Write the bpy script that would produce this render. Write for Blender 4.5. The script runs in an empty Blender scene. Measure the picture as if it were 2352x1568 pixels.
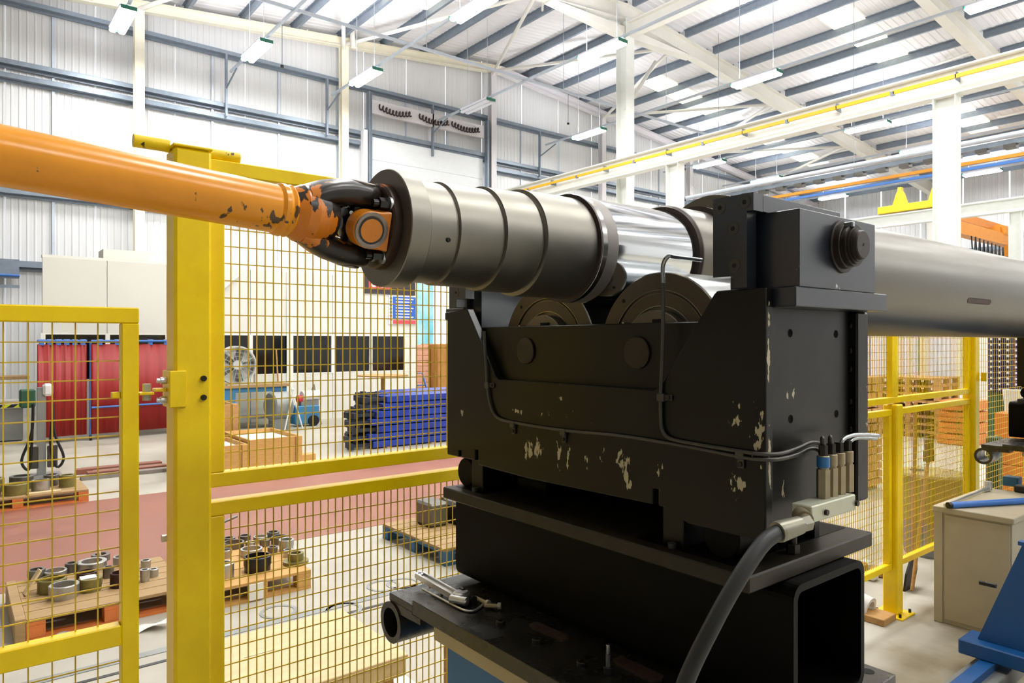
import bpy, math, random
from mathutils import Vector, Matrix
random.seed(7)
R = math.radians
SC = bpy.context.scene
COL = SC.collection

# ------------------------------------------------------------------ camera, world, exposure
cam_data = bpy.data.cameras.new('camera'); cam_data.sensor_width = 36.0; cam_data.lens = 1613 / 2352 * 36
cam_data.clip_end = 300; cam_data.clip_start = .02
camera = bpy.data.objects.new('camera', cam_data); COL.objects.link(camera)
camera.location = (0, 0, 1.85); camera.rotation_euler = (R(90), 0, R(-38.61))
SC.camera = camera
world = bpy.data.worlds.new('world'); SC.world = world; world.use_nodes = True
bg = world.node_tree.nodes['Background']
bg.inputs[0].default_value = (.93, .97, 1.0, 1); bg.inputs[1].default_value = 2.2
SC.view_settings.view_transform = 'Standard'; SC.view_settings.look = 'None'
SC.view_settings.gamma = 1; SC.view_settings.use_curve_mapping = False
SC.view_settings.exposure = 0.0
LAMP_W = 162; ROOF_FILL = 82          # one twin fluorescent fitting, and the added uplight that brightens the roof
sun = bpy.data.lights.new('sun', 'SUN'); sun.energy = 5.0; sun.angle = R(2)
so = bpy.data.objects.new('sun', sun); COL.objects.link(so); so.rotation_euler = (R(38), R(-25), 0)   # shines on the yard behind the gable

# ------------------------------------------------------------------ measured points
CY, SY, FX, EYE = math.cos(R(51.39)), math.sin(R(51.39)), 1613., 1.85
def _d(px, py):
    a = (px - 1176) / FX
    return Vector((CY + SY * a, SY - CY * a, -(py - 784) / FX))
def on_x(px, py, x): d = _d(px, py); return Vector((0, 0, EYE)) + d * (x / d.x)
def on_y(px, py, y): d = _d(px, py); return Vector((0, 0, EYE)) + d * (y / d.y)
def on_z(px, py, z=0.): d = _d(px, py); return Vector((0, 0, EYE)) + d * ((z - EYE) / d.z)
def on_t(px, py, t): return Vector((0, 0, EYE)) + _d(px, py) * t

# ------------------------------------------------------------------ materials
MATS = {}
def srgb(c):
    if isinstance(c, str):
        c = [int(c[i:i + 2], 16) / 255 for i in (0, 2, 4)]
        c = [x / 12.92 if x <= .04045 else ((x + .055) / 1.055) ** 2.4 for x in c]
    return (*c[:3], 1)
def mat(name, col, rough=.5, metal=0., var=.12, vscale=6., bump=0., bscale=60., col2=None, spec=.5, stretch=None,
        chips=None, chipcol=None, chipscale=60., soft=.03, emit=None, aniso=None, coat=0., rvar=0.):
    """procedural paint / metal: noise variation, optional fine bump, optional chipped spots (centre, radii, amount)"""
    m = bpy.data.materials.new(name); m.use_nodes = True; nt = m.node_tree; N = nt.nodes; L = nt.links
    b = N['Principled BSDF']; c = srgb(col)
    b.inputs['Roughness'].default_value = rough; b.inputs['Metallic'].default_value = metal
    b.inputs['Specular IOR Level'].default_value = spec; b.inputs['Coat Weight'].default_value = coat
    geo = N.new('ShaderNodeNewGeometry'); pos = geo.outputs['Position']
    vec = pos
    if stretch:
        mp = N.new('ShaderNodeMapping'); mp.inputs['Scale'].default_value = stretch; L.new(pos, mp.inputs['Vector']); vec = mp.outputs[0]
    nz = N.new('ShaderNodeTexNoise'); nz.inputs['Scale'].default_value = vscale; nz.inputs['Detail'].default_value = 6; nz.inputs['Roughness'].default_value = .6
    L.new(vec, nz.inputs['Vector'])
    ramp = N.new('ShaderNodeMapRange'); ramp.inputs[1].default_value = .3; ramp.inputs[2].default_value = .7
    L.new(nz.outputs['Fac'], ramp.inputs[0])
    mix = N.new('ShaderNodeMix'); mix.data_type = 'RGBA'
    if col2: a_, b_ = c, srgb(col2)
    else: a_, b_ = tuple(x * (1 - var) for x in c[:3]) + (1,), tuple(min(1, x * (1 + var)) for x in c[:3]) + (1,)
    mix.inputs[6].default_value = a_; mix.inputs[7].default_value = b_
    L.new(ramp.outputs[0], mix.inputs[0]); out = mix.outputs[2]
    if rvar:
        rr = N.new('ShaderNodeMapRange'); rr.inputs[1].default_value = .3; rr.inputs[2].default_value = .7
        rr.inputs[3].default_value = max(0, rough - rvar); rr.inputs[4].default_value = min(1, rough + rvar)
        L.new(nz.outputs['Fac'], rr.inputs[0]); L.new(rr.outputs[0], b.inputs['Roughness'])
    if chips:
        total = None
        for (ctr, rad, amt) in chips:
            s = N.new('ShaderNodeVectorMath'); s.operation = 'SUBTRACT'; s.inputs[1].default_value = ctr; L.new(pos, s.inputs[0])
            q = N.new('ShaderNodeVectorMath'); q.operation = 'DIVIDE'; q.inputs[1].default_value = rad; L.new(s.outputs[0], q.inputs[0])
            l = N.new('ShaderNodeVectorMath'); l.operation = 'LENGTH'; L.new(q.outputs[0], l.inputs[0])
            r = N.new('ShaderNodeMapRange'); r.inputs[1].default_value = 0; r.inputs[2].default_value = 1; r.inputs[3].default_value = amt; r.inputs[4].default_value = 0
            L.new(l.outputs['Value'], r.inputs[0])
            if total is None: total = r.outputs[0]
            else:
                mx = N.new('ShaderNodeMath'); mx.operation = 'MAXIMUM'; L.new(total, mx.inputs[0]); L.new(r.outputs[0], mx.inputs[1]); total = mx.outputs[0]
        mp = N.new('ShaderNodeMapping'); mp.inputs['Scale'].default_value = (1, 1, .45) if not stretch else (1, 1, 1); L.new(pos, mp.inputs['Vector'])
        n2 = N.new('ShaderNodeTexNoise'); n2.inputs['Scale'].default_value = chipscale; n2.inputs['Detail'].default_value = 4; L.new(mp.outputs[0], n2.inputs['Vector'])
        ad = N.new('ShaderNodeMath'); ad.operation = 'ADD'; L.new(n2.outputs['Fac'], ad.inputs[0]); L.new(total, ad.inputs[1])
        th = N.new('ShaderNodeMapRange'); th.inputs[1].default_value = .80; th.inputs[2].default_value = .80 + soft; L.new(ad.outputs[0], th.inputs[0])
        m2 = N.new('ShaderNodeMix'); m2.data_type = 'RGBA'; L.new(th.outputs[0], m2.inputs[0]); L.new(out, m2.inputs[6]); m2.inputs[7].default_value = srgb(chipcol)
        out = m2.outputs[2]
    L.new(out, b.inputs['Base Color'])
    if bump:
        n3 = N.new('ShaderNodeTexNoise'); n3.inputs['Scale'].default_value = bscale; n3.inputs['Detail'].default_value = 3; L.new(vec, n3.inputs['Vector'])
        bp = N.new('ShaderNodeBump'); bp.inputs['Strength'].default_value = bump; bp.inputs['Distance'].default_value = .01
        L.new(n3.outputs['Fac'], bp.inputs['Height']); L.new(bp.outputs[0], b.inputs['Normal'])
    if emit:
        b.inputs['Emission Color'].default_value = srgb(emit[0]); b.inputs['Emission Strength'].default_value = emit[1]
    MATS[name] = m
    return m
def M(n): return MATS[n]

mat('concrete', 'a39d8e', .55, var=.16, vscale=1.3, col2='bbb6a8', bump=.05, bscale=40, rvar=.15, chips=[((4.6, 1.2, 0), (3.4, 1.7, .5), .62), ((1.5, 4.0, 0), (2.5, .8, .5), .3), ((2.5, 4.9, 0), (3., .5, .5), .27)], chipcol='85775a', chipscale=2.2, soft=.35)
mat('red_floor', '8a5140', .5, var=.1, vscale=2., col2='9c6650', rvar=.1)
mat('yard', 'c8c4bc', .8, vscale=1)
mat('cladding', 'e0e1e3', .55, var=.03, vscale=.5)
mat('roof_sheet', 'e6e5e8', .5, var=.03, vscale=.5)
mat('galv', '808b98', .45, metal=.35, var=.1, vscale=8)
mat('white_steel', 'e4e2da', .45, var=.04, vscale=2)
mat('cream_steel', 'ece6d2', .5, var=.04, vscale=2)
mat('lilac_steel', 'd9d6da', .5, var=.03)
mat('skylight', 'fffbe6', .4, emit=('fff6d4', 1.25))
mat('lamp_glass', 'ffffff', .3, emit=('fbfff8', 14.0))
mat('lamp_body', 'e6e8f4', .4, var=.02)
mat('green_plastic', '2f7a66', .4)
mat('conduit', 'c3ccd8', .4, metal=.3, var=.05)
mat('yellow', 'fbd904', .36, var=.07, vscale=9, col2='f2cb02', chips=[((.49, 2.1, 2.37), (.05, .08, .05), .20), ((.39, 2.1, 2.37), (.06, .1, .05), .34), ((.5, 2.05, 1.3), (.3, .1, 1.2), .06), ((.63, 2.1, 2.4), (.03, .06, .03), .28)], chipcol='4a3a1c', chipscale=70, spec=.4)
mat('yellow_wire', 'd6b428', .45, var=.06)
mat('crane_yellow', 'f2cf28', .45, var=.05)
mat('crane_orange', 'd98a1e', .45, var=.06)
mat('conductor', 'f5b820', .45, var=.03)
mat('white_paint', 'eef1ec', .45, var=.03)
mat('office', 'e2e1d6', .5, var=.02, vscale=1)
mat('office_trim', 'f0efe6', .5, var=.02)
mat('dark_glass', '0c0c10', .08, var=.3, vscale=1.5, spec=.6)
mat('door_white', 'e9edf1', .5, var=.02)
mat('spring', '4a4244', .5, metal=.5)
mat('steel_turned', '88857c', .42, metal=1., var=.03, vscale=14, rvar=.04)
mat('steel_flange', '6f6861', .42, metal=.75, var=.07, vscale=20)
mat('steel_ring', 'b9b9b6', .18, metal=1., var=.04)
mat('steel_band', '85807c', .5, metal=.6, var=.05)
mat('steel_shoulder', '4a403c', .45, metal=.5, var=.1)
mat('chrome', 'dfe3e6', .09, metal=1., var=.02, vscale=60, stretch=(1, 20, 20))
mat('barrel', '6e6a62', .34, metal=1., var=.07, vscale=2, stretch=(.8, 3, 3), rvar=.05)
mat('roller_steel', 'b4b6b6', .24, metal=1., var=.03)
mat('roller_face', '5a5046', .42, metal=.6, var=.1, vscale=15)
mat('dark_hole', '050505', .8, var=0)
CH = []
def chip(px, py, rx, rz, a, x=1.177):
    p = on_x(px, py, x); CH.append((tuple(p), (.03, rx * 1.15, rz * 1.1), a * 1.12))
for c in [(1215, 1035, .035, .05, .38), (1235, 1035, .03, .045, .42), (1283, 1045, .018, .05, .40), (1305, 1050, .012, .05, .38), (1350, 1055, .02, .04, .30), (1385, 1050, .02, .04, .27),
          (1432, 1062, .035, .04, .42), (1440, 1100, .02, .05, .36), (1515, 1085, .015, .06, .30), (1190, 945, .05, .012, .36), (1062, 950, .015, .03, .34), (1095, 985, .05, .03, .20),
          (1285, 915, .02, .012, .28), (1300, 760, .12, .02, .17), (1695, 950, .03, .06, .30), (1740, 1000, .03, .09, .33), (1695, 1110, .03, .06, .30), (1480, 1170, .02, .03, .30), (1260, 955, .25, .03, .17), (1075, 860, .05, .02, .18)]: chip(*c)
CH += [((1.187, .72, 1.82), (.010, .03, .17), .42), ((1.19, .72, 1.62), (.010, .03, .14), .40), ((1.29, .73, 1.75), (.06, .04, .05), .24), ((1.26, .73, 1.56), (.012, .03, .05), .36), ((1.36, .68, 1.94), (.05, .04, .03), .33), ((1.42, .68, 1.93), (.03, .04, .03), .24), ((1.57, .72, 1.7), (.02, .02, .25), .22), ((1.33, .73, 1.68), (.05, .03, .05), .2)]
mat('black_paint', '0e0d0b', .34, var=.18, vscale=9, chips=CH, chipcol='b8ae90', chipscale=95, spec=.3, rvar=.06)
mat('block_paint', '181e27', .28, var=.1, vscale=9, chips=[((1.36, .675, 1.955), (.03, .02, .02), .3), ((1.215, .677, 2.0), (.01, .02, .12), .2)], chipcol='c8c8c8', chipscale=90, spec=.85)
mat('beam_black', '080706', .48, var=.2, vscale=7, chips=[((1.25, .744, 1.4), (.08, .03, .025), .3), ((1.62, .744, 1.4), (.05, .03, .03), .34), ((1.42, .744, 1.385), (.1, .03, .012), .24)], chipcol='9a9078', chipscale=60, spec=.1)
mat('bed_black', '211f1c', .30, var=.25, vscale=10, spec=.6, rvar=.1)
mat('plate_edge', '2a251c', .45, var=.3, vscale=18, spec=.3)
mat('strip_cream', 'b3a27c', .5, var=.08)
mat('base_blue', '2a6ca6', .45, var=.08, vscale=4)
mat('pin_brown', '2b231b', .45, metal=.3, var=.25, vscale=25)
mat('tube_dark', '4c4a45', .35, metal=.5, var=.1)
mat('tube_bright', 'a5a8aa', .22, metal=.9, var=.05)
mat('brass_grey', '9c8f74', .38, metal=.6, var=.12, vscale=30)
mat('alloy', 'b9bba6', .4, metal=.35, var=.08)
mat('hex_dark', '2c2822', .4, metal=.5)
mat('ferrule', '8a8878', .4, metal=.5, var=.1)
mat('bristle', '64541c', .7, var=.2, vscale=60)
mat('rubber', '1a1c1c', .5, var=.1)
mat('tool_steel', 'd0d2d4', .34, metal=.95, var=.06, vscale=30)
mat('tool_dark', '3a3a38', .4, metal=.6, var=.2, vscale=40)
OCH = [((.43, 1.19, 2.062), (.16, .09, .03), 0.35), ((.46, 1.19, 2.06), (.10, .09, .05), 0.34), ((.36, 1.16, 2.06), (.10, .06, .035), 0.29), ((.30, 1.16, 2.07), (.05, .06, .03), 0.29), ((.52, 1.19, 2.04), (.05, .06, .04), 0.37), ((.08, 1.15, 2.10), (.03, .03, .03), 0.32), ((.5, 1.2, 2.1), (.02, .07, .06), 0.27), ((.41, 1.17, 2.045), (.08, .06, .02), 0.32)]
mat('orange_shaft', 'ec9a1e', .24, var=.06, vscale=9, chips=OCH, chipcol='5a4428', chipscale=70, spec=.5)
mat('yoke_worn', 'd0781a', .32, var=.1, vscale=12, chips=[((.57, 1.19, 2.145), (.2, .2, .075), .62), ((.57, 1.21, 1.995), (.2, .2, .075), .62), ((.62, 1.21, 2.13), (.22, .2, .15), .72), ((.62, 1.21, 2.0), (.21, .2, .13), .70)], chipcol='221c17', chipscale=45)
mat('yoke_disc', '3c2a1e', .4, metal=.3, var=.3, vscale=20, chips=[((.64, 1.2, 2.15), (.03, .06, .03), .35)], chipcol='a85a20', chipscale=40)
mat('worn_edge', '8a8078', .3, metal=.8, var=.15, vscale=40)
mat('orange_cap', 'd8811c', .36, var=.08, vscale=20, chips=[((.62, 1.14, 2.04), (.05, .05, .04), .36), ((.6, 1.15, 2.06), (.06, .06, .06), .22)], chipcol='2c1a0e', chipscale=90)
mat('grease', '0b0b0b', .16, var=.4, vscale=30)
mat('pallet_wood', 'a98a5e', .7, var=.15, vscale=8, stretch=(1, 8, 8), bump=.1)
mat('pallet_orange', 'd97a3c', .7, var=.12, vscale=9)
mat('pallet_new', 'c99a58', .7, var=.12, vscale=8, stretch=(1, 8, 8))
mat('pallet_blue', '3d6a94', .65, var=.18, vscale=9)
mat('pallet_grey', '8d857c', .7, var=.15, vscale=8)
mat('ply', 'dcc193', .6, var=.10, vscale=5, stretch=(.6, 4, 4))
mat('timber', 'b98d52', .7, var=.18, vscale=9, stretch=(4, 1, 6))
mat('cardboard', 'ad7a3e', .75, var=.1)
mat('ring_steel', 'b4b4b0', .35, metal=.85, var=.1, vscale=20)
mat('ring_dark', '75716c', .4, metal=.75, var=.15)
mat('ring_olive', '7d7440', .45, metal=.35, var=.15, vscale=20)
mat('ring_maroon', '3c1c18', .5, metal=.2, var=.15)
mat('ring_black', '17161a', .35, metal=.2, var=.1)
mat('red_curtain', '96150f', .5, var=.08, vscale=3, stretch=(4, 4, .3))
mat('frame_blue', '3f74c0', .45, var=.06)
mat('rack_blue', '17399a', .3, var=.3, vscale=4)
mat('rack_dark', '1b2436', .5, var=.2)
mat('bench_blue', '3a7ba6', .5, var=.08)
mat('grey_steel', '8c8f8c', .45, metal=.3, var=.1)
mat('fan_grey', 'd4d6d2', .35, metal=.5, var=.08)
mat('white_plastic', 'e6e6e2', .45, var=.04)
mat('paper', 'eceae2', .7, var=.04)
mat('red_plastic', 'cc3340', .45, var=.05)
mat('green_dark', '24523c', .5, var=.1)
mat('cabinet', 'bcb196', .5, var=.08, vscale=4, chips=[((5.08, 1.6, .4), (.05, .3, .4), .13)], chipcol='6e5e38', chipscale=8)
mat('bin_tan', '9c8a52', .5, var=.06)
mat('bin_grey', '7d8286', .5, var=.06)
mat('blue_pipe', '3a78d0', .35, var=.05)
mat('sign_blue', '2a62c0', .5, var=.03)
mat('sign_red', 'd8505a', .5, var=.03)
mat('sign_dark', '3a3234', .5, var=.05)
mat('sign_white', 'f0f0ee', .5, var=.02)
mat('stand_blue', '12508e', .4, var=.1, vscale=5)
mat('cyan_glare', '58c8d8', .5, var=.25, vscale=.5, col2='e8ffff')  # cyan and white tones imitate overexposed daylight
mat('pink_boards', 'e0a890', .7, var=.1)
mat('black_steel', '121214', .4, var=.2)
mat('crate_navy', '1f2a6a', .5, var=.1)
mat('orange_crate', 'd8782c', .5, var=.08)
mat('lime', 'd8e020', .4, var=.05)
mat('swarf', '3a2a20', .6, var=.3, vscale=40)

# ------------------------------------------------------------------ mesh building
class MB:
    def __init__(s): s.v = []; s.f = []; s.sm = []
    def add(s, vs, fs, smooth=False):
        o = len(s.v); s.v += [tuple(p) for p in vs]
        for f in fs: s.f.append(tuple(i + o for i in f)); s.sm.append(smooth)
        return s
    def hexa(s, p):       # p: 4 bottom (ccw from above) + 4 top
        return s.add(p, [(3, 2, 1, 0), (4, 5, 6, 7), (0, 1, 5, 4), (1, 2, 6, 5), (2, 3, 7, 6), (3, 0, 4, 7)])
    def box(s, x0, x1, y0, y1, z0, z1, c=0.):
        if x0 > x1: x0, x1 = x1, x0
        if y0 > y1: y0, y1 = y1, y0
        if z0 > z1: z0, z1 = z1, z0
        if not c:
            return s.hexa([(x0, y0, z0), (x1, y0, z0), (x1, y1, z0), (x0, y1, z0), (x0, y0, z1), (x1, y0, z1), (x1, y1, z1), (x0, y1, z1)])
        c = min(c, (x1 - x0) * .45, (y1 - y0) * .45, (z1 - z0) * .45)
        X = (x0, x1); Y = (y0, y1); Z = (z0, z1); vs = []; idx = {}
        for i in (0, 1):
            for j in (0, 1):
                for k in (0, 1):
                    sx, sy, sz = (1, -1)[i], (1, -1)[j], (1, -1)[k]
                    for a in range(3):
                        p = [X[i] + sx * c, Y[j] + sy * c, Z[k] + sz * c]; p[a] = (X[i], Y[j], Z[k])[a]
                        idx[i, j, k, a] = len(vs); vs.append(p)
        fs = []
        def q(*k): fs.append([idx[t] for t in k])
        for a in range(3):
            b, e = (a + 1) % 3, (a + 2) % 3
            for sgn in (0, 1):
                ks = []
                for (u, w) in ((0, 0), (1, 0), (1, 1), (0, 1)):
                    t = [0, 0, 0]; t[a] = sgn; t[b] = u; t[e] = w; ks.append((*t, a))
                q(*(ks if sgn else ks[::-1]))
            for u in (0, 1):
                for w in (0, 1):
                    t0 = [0, 0, 0]; t1 = [0, 0, 0]; t0[b] = t1[b] = u; t0[e] = t1[e] = w; t1[a] = 1
                    k = [(*t0, b), (*t1, b), (*t1, e), (*t0, e)]
                    q(*(k if u == w else k[::-1]))
        for i in (0, 1):
            for j in (0, 1):
                for k in (0, 1):
                    t = [(i, j, k, 0), (i, j, k, 1), (i, j, k, 2)]
                    q(*(t if (i + j + k) % 2 else t[::-1]))
        return s.add(vs, fs)
    def prism(s, pts, axis, a, b):      # polygon pts (u, v) extruded from a to b along axis; x:(y,z) y:(x,z) z:(x,y)
        def P(u, v, w): return {'x': (w, u, v), 'y': (u, w, v), 'z': (u, v, w)}[axis]
        n = len(pts); ar = sum(pts[i][0] * pts[(i + 1) % n][1] - pts[(i + 1) % n][0] * pts[i][1] for i in range(n))
        if (ar < 0) != (axis == 'y'): pts = pts[::-1]
        lo = list(range(n)); hi = list(range(n, 2 * n))
        fs = [lo[::-1], hi] + [(i, (i + 1) % n, n + (i + 1) % n, n + i) for i in range(n)]
        if b < a: fs = [f[::-1] for f in fs]
        vs = [P(u, v, a) for u, v in pts] + [P(u, v, b) for u, v in pts]
        return s.add(vs, fs)
    def lathe(s, p0, ax, prof, n=32, smooth=True, cap0=True, cap1=True):   # prof: list of (t along axis, r)
        p0 = Vector(p0); ax = Vector(ax).normalized()
        u = ax.orthogonal().normalized(); w = ax.cross(u)
        ring = [(math.cos(2 * math.pi * i / n), math.sin(2 * math.pi * i / n)) for i in range(n)]
        def pts(t, r): return [p0 + ax * t + (u * c + w * d) * r for c, d in ring]
        for (t0, r0), (t1, r1) in zip(prof, prof[1:]):
            if abs(t0 - t1) < 1e-7 and abs(r0 - r1) < 1e-7: continue
            if r0 < 1e-6 or r1 < 1e-6:
                if r0 < 1e-6: s.add([p0 + ax * t0] + pts(t1, r1), [(0, 1 + (i + 1) % n, 1 + i) for i in range(n)], False)
                else: s.add([p0 + ax * t1] + pts(t0, r0), [(0, 1 + i, 1 + (i + 1) % n) for i in range(n)], False)
                continue
            s.add(pts(t0, r0) + pts(t1, r1), [(i, (i + 1) % n, n + (i + 1) % n, n + i) for i in range(n)], smooth and abs(t1 - t0) > 1e-6)
        if cap0 and prof[0][1] > 1e-6: s.add(pts(*prof[0]), [tuple(range(n))[::-1]])
        if cap1 and prof[-1][1] > 1e-6: s.add(pts(*prof[-1]), [tuple(range(n))])
        return s
    def cyl(s, p0, p1, r, n=16, r1=None, smooth=True, ch=0.):
        p0 = Vector(p0); p1 = Vector(p1); l = (p1 - p0).length; r1 = r if r1 is None else r1
        pr = [(0, r - ch), (ch, r), (l - ch, r1), (l, r1 - ch)] if ch else [(0, r), (l, r1)]
        return s.lathe(p0, p1 - p0, pr, n, smooth)
    def ring(s, p0, ax, ri, ro, h, n=28, ch=.0):
        return s.lathe(p0, ax, [(0, ri), (0, ro), (h - ch, ro), (h, ro - ch), (h, ri), (0, ri)], n, True, False, False)
    def tube(s, pts, r, n=8, caps=True):
        pts = [Vector(p) for p in pts]; rings = []; prev = None
        for i, p in enumerate(pts):
            d = ((pts[min(i + 1, len(pts) - 1)] - pts[max(i - 1, 0)])).normalized()
            u = d.orthogonal().normalized() if prev is None else (prev - d * prev.dot(d)).normalized()
            prev = u; w = d.cross(u); rr = r[i] if isinstance(r, (list, tuple)) else r
            rings.append([p + (u * math.cos(2 * math.pi * k / n) + w * math.sin(2 * math.pi * k / n)) * rr for k in range(n)])
        vs = [q for rg in rings for q in rg]; fs = []
        for i in range(len(pts) - 1):
            for k in range(n): fs.append((i * n + k, i * n + (k + 1) % n, (i + 1) * n + (k + 1) % n, (i + 1) * n + k))
        s.add(vs, fs, True)
        if caps: s.add(rings[0], [tuple(range(n))[::-1]]); s.add(rings[-1], [tuple(range(n))])
        return s
    def move(s, mtx):
        s.v = [tuple(mtx @ Vector(p)) for p in s.v]; return s

ORG = {}
def origin(o): return ORG.get(o.name, Vector((0, 0, 0)))
def obj(name, mb, m, parent=None, at=None):
    o0 = origin(parent) if parent else Vector(at or (0, 0, 0))
    me = bpy.data.meshes.new(name)
    me.from_pydata([(x - o0.x, y - o0.y, z - o0.z) for x, y, z in mb.v], [], mb.f)
    me.polygons.foreach_set('use_smooth', mb.sm)
    me.materials.append(M(m)); me.update()
    o = bpy.data.objects.new(name, me); COL.objects.link(o)
    if parent: o.parent = parent
    else: o.location = o0
    ORG[o.name] = o0
    return o
def tag(o, label=None, cat=None, group=None, kind=None):
    if label: o['label'] = label
    if cat: o['category'] = cat
    if group: o['group'] = group
    if kind: o['kind'] = kind
    return o
def thing(name, loc, label=None, cat=None, group=None, kind=None):
    o = bpy.data.objects.new(name, None); COL.objects.link(o); o.location = loc; o.empty_display_size = .1
    ORG[o.name] = Vector(loc)
    return tag(o, label, cat, group, kind)
def inst(src, name, parent, off):           # same mesh again at an offset
    o = bpy.data.objects.new(name, src.data); COL.objects.link(o); o.parent = parent; o.location = off; ORG[o.name] = origin(parent) + Vector(off)
    return o
def dup(root, off, **kw):                   # a thing with its parts and sub-parts
    def cp(o, par):
        c = o.copy(); COL.objects.link(c); c.parent = par
        for ch in [x for x in bpy.data.objects if x.parent == o]: cp(ch, c)
        return c
    r = cp(root, None); r.location = root.location + Vector(off); ORG[r.name] = Vector(r.location)
    return tag(r, **kw)
def curve(pts, n=6):                        # Catmull-Rom through points
    P = [Vector(p) for p in pts]; P = [P[0] * 2 - P[1]] + P + [P[-1] * 2 - P[-2]]; out = []
    for i in range(1, len(P) - 2):
        for k in range(n):
            t = k / n; a, b, c, d = P[i - 1:i + 3]
            out.append(.5 * ((2 * b) + (c - a) * t + (2 * a - 5 * b + 4 * c - d) * t * t + (3 * b - a - 3 * c + d) * t ** 3))
    return out + [P[-2]]
FONT_BOX = {}
def text(name, s, size, loc, m, parent, facing='y', align='CENTER', ext=.002):
    cu = bpy.data.curves.new(name, 'FONT'); cu.body = s; cu.size = size; cu.align_x = align; cu.align_y = 'CENTER'; cu.extrude = ext
    cu.materials.append(M(m)); o = bpy.data.objects.new(name, cu); COL.objects.link(o)
    o.parent = parent; o.location = Vector(loc) - origin(parent)
    o.rotation_euler = (R(90), 0, 0) if facing == 'y' else (R(90), 0, R(-90))
    return o

exec_parts = True
# ================================================================== THE SETTING
def zr(x): return 12.5 - .1 * abs(x - 16.3)          # underside of the roof sheets
X0, X1, YG, XF = -7.4, 40.0, 21.5, 40.0
floor = tag(obj('floor', MB().box(-9, 42, -19, 21.7, -.2, 0), 'concrete'), kind='structure')
walk = tag(obj('trim_1', MB().box(-9, 20, 6.36, 9.40, 0, .003), 'red_floor', floor), kind='structure')
ch = MB().box(-9, 5.5, 4.56, 4.63, 0, .004)
tag(obj('trim_3', MB().box(-9, 5.5, 4.42, 4.45, 0, .003), 'black_steel', floor), kind='structure')
tag(obj('trim_4', MB().box(-9, 1.6, 3.86, 3.90, 0, .003), 'black_steel', floor), kind='structure')
tag(obj('trim_2', ch, 'grey_steel', floor), kind='structure')
for px, py in ((1325, 1340), (1190, 1400), (640, 1405), (880, 1345)):
    p = on_z(px if px < 1000 else px - 400, py, 0)
    obj('floor_cover', MB().ring((p.x, p.y, 0), (0, 0, 1), .10, .125, .004, 28), 'grey_steel', floor)
yard = tag(obj('ground', MB().box(-2, 40, 21.75, 60, -.2, -.02), 'yard'), kind='structure')

# gable wall: cladding panels with ribs
wall = thing('wall_back', (16, 21.6, 0), kind='structure')
def clad(x0, x1, z0):
    mb = MB(); n = max(2, round((x1 - x0) / .163)); w = (x1 - x0) / n; vs = []; fs = []; prof = []
    for k in range(n):
        a = x0 + k * w
        prof += [(a + (.012 if k == 0 else 0), 0), (a + w * .62, 0), (a + w * .72, -.009), (a + w * .9, -.009)]
    prof.append((x1 - .012, 0))
    for x, dy in prof: vs += [(x, YG + dy, z0), (x, YG + dy, zr(x) + .1)]
    for i in range(len(prof) - 1): fs.append((2 * i, 2 * i + 2, 2 * i + 3, 2 * i + 1))
    mb.add(vs, fs)
    mb.box(x0 - .012, x0 + .012, YG + .02, YG + .05, z0, zr(x0) + .1)
    return obj('cladding_panel', mb, 'cladding', wall)
e = [10.8 - 1.95 * k for k in range(10)][::-1]
for a, b in zip(e, e[1:]): clad(a, b, 0)
for a, b in zip((10.8, 12.43, 14.06), (12.43, 14.06, 15.7)): clad(a, b, 8.76)
e = [15.7 + 1.95 * k for k in range(13)] + [40.]
for a, b in zip(e, e[1:]): clad(a, b, 0)
for z in (10.3, 8.74, 8.40, 5.56, 3.75):
    for a, b in ((-6.8, 10.6), (15.9, 40.)) if z < 8.6 else ((-6.8, 40.),):
        obj('girt', MB().box(a, b, 21.24, 21.44, z - .05, z + .05, 0).box(a, b, 21.40, 21.44, z - .12, z + .12), 'galv', wall)
for x in (2.05, 5.95, 7.92, 9.87, 12.4, 14.1, 17.6, 19.6, 24, 26): obj('seam_strip', MB().box(x - .03, x + .03, 21.44, 21.47, 3.8, 10.2), 'conduit', wall)
for x in (6.25, 9.35, 13.3, 18.3):         # stand-offs that carry the lighting trunking
    obj('bracket_post', MB().box(x - .03, x + .03, 21.1, 21.2, 8.4, 10.2), 'galv', wall)
    obj('bracket_arm', MB().cyl((x, 21.15, 9.2), (x, 20.2, 9.5), .025, 8), 'galv', wall)
def ibeam_z(x, y, z0, z1, w=.24, d=.24, m='cream_steel', parent=None, name='column'):
    mb = MB().box(x - w / 2, x + w / 2, y - d / 2, y - d / 2 + .02, z0, z1).box(x - w / 2, x + w / 2, y + d / 2 - .02, y + d / 2, z0, z1).box(x - .01, x + .01, y - d / 2 + .02, y + d / 2 - .02, z0, z1)
    return obj(name, mb, m, parent)
for x in (-2.0, 3.96, 9.9, 15.9, 21.8, 27.8, 33.8): ibeam_z(x, 21.1, 0, zr(x) - .5, m='cream_steel' if x < 12 else 'lilac_steel', parent=wall)
obj('duct_band', MB().box(-7, 1.3, 20.9, 21.2, 3.4, 3.85).box(-7, 1.3, 20.85, 20.9, 3.15, 3.22), 'galv', wall)
obj('pipe', MB().cyl((-7, 20.85, 3.45), (1.3, 20.85, 3.45), .03, 10), 'frame_blue', wall)
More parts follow.
